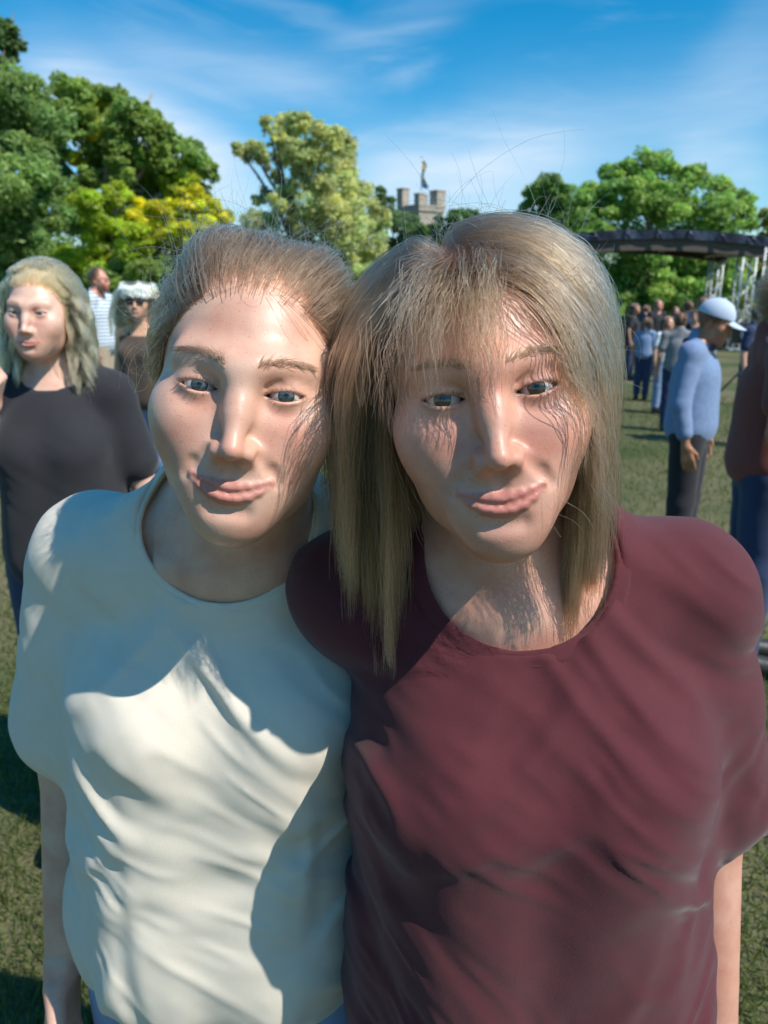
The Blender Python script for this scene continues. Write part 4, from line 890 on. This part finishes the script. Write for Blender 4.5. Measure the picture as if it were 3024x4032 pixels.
for k in range(72):
    a = 6.283*(k//3)/24+gg.uniform(-.08, .08); o = bpy.data.objects.new('blossom', me); C.objects.link(o); o.parent = wr
    o.location = fp(*ringp(a, (-.012, .006, .022)[k % 3]+gg.uniform(-.012, .012), .008+gg.uniform(0, .008))); dn = (info['HR'] @ Vector((math.cos(a), math.sin(a), .8 if k % 3 == 2 else .1))); o.rotation_euler = dn.to_track_quat('Z', 'Y').to_euler(); s_ = gg.uniform(1.0, 1.4); o.scale = (s_, s_, s_)
# man in the pale cap, looking down to the right
p = at(2838, 1272, 4.3); sc = p.z/1.55
info = person('person', (p.x-.05, 4.4, 0), R_(58), sc, dict(sex='m', skin=(.42, .215, .115), brow=(.06, .04, .03), eye=EYE_B, O=(0, -.06, 1.55), nb=(0, .0, 1.42), head=(0, 22, 0), smile=.1, clothes=clothes(DENIM, 1.7, DARKC)))
tag(info['root'], 'man in denim jacket under a pale cap looking down near the stage', 'person')
g = np.random.default_rng(35); rt = scalp_roots(1500, g, .003, -.005)
hair_obj('hair', apply_head(info, swept_hair(g, 1500, 6, (0, .11, -.02), lambda P, g_: .004+.004*g_.random(len(P)), roots=rt, end=.25)), .001, H_DARK, info['root'])
cr = empty('baseball_cap', info['root'].location, info['root'].rotation_euler.z); cr.scale = info['root'].scale; tag(cr, 'pale blue white cap on the man in denim jacket', 'cap')
fh = info['from_head']; CAPM = mat_cloth('pale_cap_cloth', (.47, .55, .68), var=.06)
f_cap = lambda P: smax(smax(d_ell(P, (0, .014, .040), (.088, .106, .096)), -d_ell(P, (0, .014, .036), (.082, .100, .088)), .002), .036+(P[:, 1]*-.06)-P[:, 2], .003)
Pv, Fv = surface_net(f_cap, (-.11, -.12, .02), (.11, .14, .15), .004); link('crown_panel', mesh_np('crown_panel', fh(Pv), Fv), CAPM, cr)
f_br = lambda P: smax(smax(np.abs(P[:, 2]-(.040-.16*(-P[:, 1]-.09)-3.2*P[:, 0]**2))-.0025, d_ell(P, (0, -.085, .03), (.078, .090, .08)), .003), P[:, 1]+.080, .004)
Pv, Fv = surface_net(f_br, (-.09, -.19, -.02), (.09, -.06, .06), .004); link('brim', mesh_np('brim', fh(Pv), Fv), CAPM, cr)
bm = bmesh.new(); bmesh.ops.create_uvsphere(bm, u_segments=12, v_segments=8, radius=.008); me = bpy.data.meshes.new('button'); bm.to_mesh(me); bm.free(); o = link('button', me, CAPM, cr); o.location = fh([(0, .014, .136)])[0]
col_ = MB(); col_.tube([Vector((math.cos(a)*.080, .012+math.sin(a)*.078, 1.425+.018*math.sin(a))) for a in np.linspace(0, 6.283, 30)], .020, 8, False); col_.build('collar', NAVY, info['root'], True)
# person with tousled sandy hair cut off by the right edge
p = at(3108, 1190, 3.2); sc = p.z/1.59
info = person('person', (p.x, 3.2, 0), R_(75), sc, dict(sex='m', skin=(.40, .19, .125), brow=(.1, .06, .04), eye=EYE_B, head=(0, 6, 0), clothes=clothes(mat_cloth('rust_cloth', (.20, .06, .05)), .6, NAVY)))
tag(info['root'], 'person with tousled sandy hair and rust shirt cut off by right edge', 'person')
g = np.random.default_rng(36); hair_simple(info, g, 3500, .085, H_CURL, .0008, (.010, 2.2), (.006, .034), clump=.75, k=160, stiff=.9, out0=1.2)
# the crowd before the stage
crowd = [(2498, 1205, 15.5, DARKC, 'person in black beside the stage, left of the crowd at the right', 60), (2592, 1192, 16.5, DARKC, 'person in black with reddish face left of the pale cap', 20), (2628, 1262, 11.0, WHITE, 'short person in white low in the crowd before the stage', 30), (2712, 1200, 15.0, NAVY, 'person in navy turned away in the crowd just left of the pale cap', 200),
         (2770, 1180, 17.0, DARKC, 'person in dark clothes with red hair above the pale cap', 90), (2998, 1225, 8.5, NAVY, 'person in navy behind the truss post at the right', 40), (2548, 1262, 12.5, DENIM, 'person in pale denim low in the crowd beside the blonde hair', 150),
         (2545, 1210, 18.0, NAVY, 'person in navy between the two people in black left of the cap', 100), (2660, 1215, 18.5, DARKC, 'person in black behind the short person in white', 10), (2680, 1255, 9.5, mat_cloth('grey_cloth', (.20, .21, .23)), 'person in grey just left of the denim jacket', 170), (2820, 1205, 19.0, DARKC, 'person in black half hidden behind the pale cap', 60), (2740, 1235, 12.0, DARKC, 'person in black close behind the denim jacket', 330)]
for i, (px, py, Y, cl, lab, rz) in enumerate(crowd):
    p = at(px, py+9, Y); g = np.random.default_rng(40+i)
    info = person('person', (p.x, Y, 0), R_(rz), max(.6, p.z/1.59), dict(sex='m' if i % 2 else 'f', skin=(TAN, RED, FAIR)[i % 3], brow=None, eye=EYE_B, vox=(.006, .016), clothes=clothes(cl, .6, (NAVY, DARKC, DENIM)[i % 3])))
    tag(info['root'], lab, 'person', 'crowd before the stage'); hair_simple(info, g, 1900, .075 if i % 2 else .24, (H_DARK, H_BROWN, H_DARK)[i % 3], .0028, (.003, 2), (.004, .016), clump=.4)

# ================================================================== THE TWO WOMEN IN FRONT
CREAM = mat_cloth('cream_cotton', (.66, .60, .50), weave=1400, var=.06); WINE = mat_cloth('wine_cotton', (.085, .018, .024), weave=1400, var=.15)
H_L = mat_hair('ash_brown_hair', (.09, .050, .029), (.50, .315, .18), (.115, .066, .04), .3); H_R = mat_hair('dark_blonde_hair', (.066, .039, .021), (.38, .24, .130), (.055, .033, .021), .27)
H_BROW = mat_hair('brow_hair', (.10, .065, .04), (.16, .11, .07), None)
def bottoms(): return [dict(kind='trousers', name='trousers', mat=DENIM), dict(kind='shoe', name='shoe', mat=BLACKSHOE)]
# left: hair drawn back, fringe of frizz
RL = Vector((-.185, .765, 0)); OL = Vector((-.109, .643, 1.569))-RL
infoL = person('person', RL, 0, 1.0, dict(sex='f', skin=(.66, .425, .32), brow=(.36, .23, .16), eye=EYE_B, O=OL, nb=(.035, -.045, 1.422), head=(3, -2, 8), smile=.95, eye_open=.0041, fine=True, vox=(.0016, .009), gaze=(-9, 7), armL=((.215, .11, 1.10), (.225, .07, .865)),
      clothes=[dict(kind='top', name='blouse', mat=CREAM, sleeve=.75, th=.006, fold=.0085, vox=.0038, loose=.016, rib=True, neck_d=.080, seed=2)]+bottoms()))
tag(infoL['root'], 'woman with hair drawn back and bare forehead, left of the two in front', 'person')
g = np.random.default_rng(51)
def liftL(P, g_):
    ax = np.abs(P[:, 0]); return (.005+.015*np.exp(-((ax-.042)/.022)**2)+.004*g_.random(len(P)))*(.5+.7*g_.random(len(P)))
pts = swept_hair(g, 24000, 20, (0.01, .115, .05), liftL, roots=scalp_roots(24000, g, .014, -.002))
rt2 = scalp_roots(9000, g, .004, 0, 0, lambda p: np.where((p[:, 1] < .02) & (p[:, 2] > .0), 1, .0)*np.where(np.abs(p[:, 0]) > .034, 1, .04))
side = swept_hair(g, 9000, 20, (.0, .105, -.035), lambda P, g_: (.004+.009*g_.random(len(P)))*(.4+np.clip(np.abs(P[:, 0])/.06, 0, 1)), roots=rt2)
side, own2 = clumped(side, g, 160, .6, 1.0); pts, own = clumped(pts, g, 420, .6, 1.0); pts = np.concatenate([pts, side]); own = np.concatenate([own, own2]); pts = waves(pts, g, own, .0035, 2.2, .05)
pts += (g.normal(size=(len(pts), 1, 3))*.0006+np.cumsum(g.normal(size=(len(pts), 20, 3))*.00035, 1)).astype(np.float32)
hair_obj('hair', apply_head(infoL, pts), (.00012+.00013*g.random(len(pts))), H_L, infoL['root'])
tail0 = np.float32([0.01, .108, .05])+g.normal(size=(1500, 3)).astype(np.float32)*.010
t = np.linspace(0, 1, 14, dtype=np.float32)[None, :, None]; tail = tail0[:, None]+np.float32([0, .05, 0])*np.sin(t*2.2)+np.float32([0, 0, -.26])*t**1.5*(.8+.3*g.random((1500, 1, 1)))+(g.normal(size=(1500, 1, 3))*.012*t)
hair_obj('ponytail', apply_head(infoL, tail.astype(np.float32)), .0003, H_L, infoL['root'])
gdL = np.array(infoL['HR'].transposed() @ Vector((0, 0, -1)), np.float32)
fr = scalp_roots(900, g, .002, 0, 0, lambda p: np.where(p[:, 1] < .05, 1, .2)); fly = flyaways(g, fr, .045, 14, 2.6, .55, .25, gdL)
f2 = scalp_roots(170, g, .002, 0, 0, lambda p: np.where((p[:, 0] < -.03) | (p[:, 2] > .09), 1, .03)); fly2 = flyaways(g, f2, .085, 14, 3.6, .8, .3, gdL)
hair_obj('stray_hair', apply_head(infoL, np.concatenate([fly, fly2])), .0001, H_L, infoL['root'], .5)
brows_lashes(infoL, g, H_BROW)
# right: straight dark blonde bob with a parted fringe
RR = Vector((.150, .650, 0)); OR = Vector((.078, .600, 1.572))-RR
infoR = person('person', RR, 0, 1.0, dict(sex='f', skin=(.62, .36, .27), brow=(.33, .21, .14), eye=EYE_H, O=OR, nb=(-.035, -.005, 1.415), head=(-4, -2, -8), smile=.9, eye_open=.0041, fine=True, vox=(.0016, .009), gaze=(-9, -4), wide=.98, armR=((-.185, .245, 1.20), (-.405, .31, 1.21)),
      clothes=[dict(kind='top', name='blouse', mat=WINE, sleeve=.8, th=.006, fold=.0085, vox=.0038, loose=.016, rib=True, neck_d=.088, seed=8)]+bottoms()))
tag(infoR['root'], 'woman with straight dark blonde hair and parted fringe, right of the two in front', 'person')
g = np.random.default_rng(52); gd = np.array(infoR['HR'].transposed() @ Vector((0, 0, -1)), np.float32)
partR = lambda Q: -.020+.0*Q[:, 0]
isb = lambda p: (p[:, 1] < -.035) & (np.abs(p[:, 0]-.006) < .044) & (np.sin(p[:, 0]*9000+p[:, 2]*7000) < np.where(np.abs(p[:, 0]-.017) < .010, -1.1, np.where(np.abs(p[:, 0]+.030) < .005, -.8, .55)))
def lenR(P, g_):
    L = .17+.10*g_.random(len(P))**.7; b = isb(P); L[b] = .068+.028*g_.random(b.sum())+np.clip((np.abs(P[b, 0]+.012)-.012)*2.2, 0, .045); return L
rtR = scalp_roots(34000, g); bmR = isb(rtR)
pts = falling_hair(g, 34000, 24, lenR, partR, gd, (.003, .028), .79, .16, bang=isb, back=.10, roots=rtR, face_gap=.030, lopside=1.38)
pts = np.concatenate([clumped(pts[~bmR], g, 460, .62, 1.1)[0], clumped(pts[bmR], g, 40, .6, 1.1)[0]]); pts = waves(pts, g, g.integers(0, 900, len(pts)), .0018, 2.0, .3); pts += np.cumsum(g.normal(size=(len(pts), 24, 3))*.0003, 1).astype(np.float32)
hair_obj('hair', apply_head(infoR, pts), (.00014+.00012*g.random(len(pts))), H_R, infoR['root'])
fr = scalp_roots(600, g, .002, 0, 0); fly = flyaways(g, fr, .05, 14, 2.2, .5, .25, gd)
f2 = scalp_roots(95, g, .002, .06, 0, lambda p: np.where(np.abs(p[:, 0]) < .05, 1, .1)); fly2 = flyaways(g, f2, .095, 18, 3.2, 1.4, .12, gd)
hair_obj('stray_hair', apply_head(infoR, np.concatenate([fly, fly2[:, np.round(np.linspace(0, 17, 14)).astype(int)]])), .0001, H_R, infoR['root'], .5)
brows_lashes(infoR, g, H_BROW)

# ------------------------------------------------------------------ grass blades on the lawn that shows beside the women
def grass():
    g = np.random.default_rng(61); n = 110000; d = 1.2+13*g.random(n)**1.4; a = g.uniform(-.62, .62, n); x = np.sin(a)*d; y = np.cos(a)*d
    h = .018+.035*g.random(n); w = .0022+.0012*d*.25; th = g.random(n)*6.28; lean = g.normal(size=(n, 2))*.02
    dx, dy = np.cos(th)*w, np.sin(th)*w; z0 = np.full(n, -.013)
    V = np.stack([np.stack([x-dx, y-dy, z0], 1), np.stack([x+dx, y+dy, z0], 1), np.stack([x+lean[:, 0], y+lean[:, 1], h-.01], 1)], 1).reshape(-1, 3)
    c = np.float32([.085, .125, .03])*(.6+.8*g.random((n, 1)))*(1+np.float32([.7, .2, .2])*g.random((n, 1))**3)
    me = mesh_np('grass', V, np.arange(3*n).reshape(-1, 3)); set_col(me, 'tint', np.repeat(c, 3, 0))
    tag(link('grass', me, LEAF, smooth=False), 'short trodden grass of the lawn', 'grass', kind='stuff')
grass()
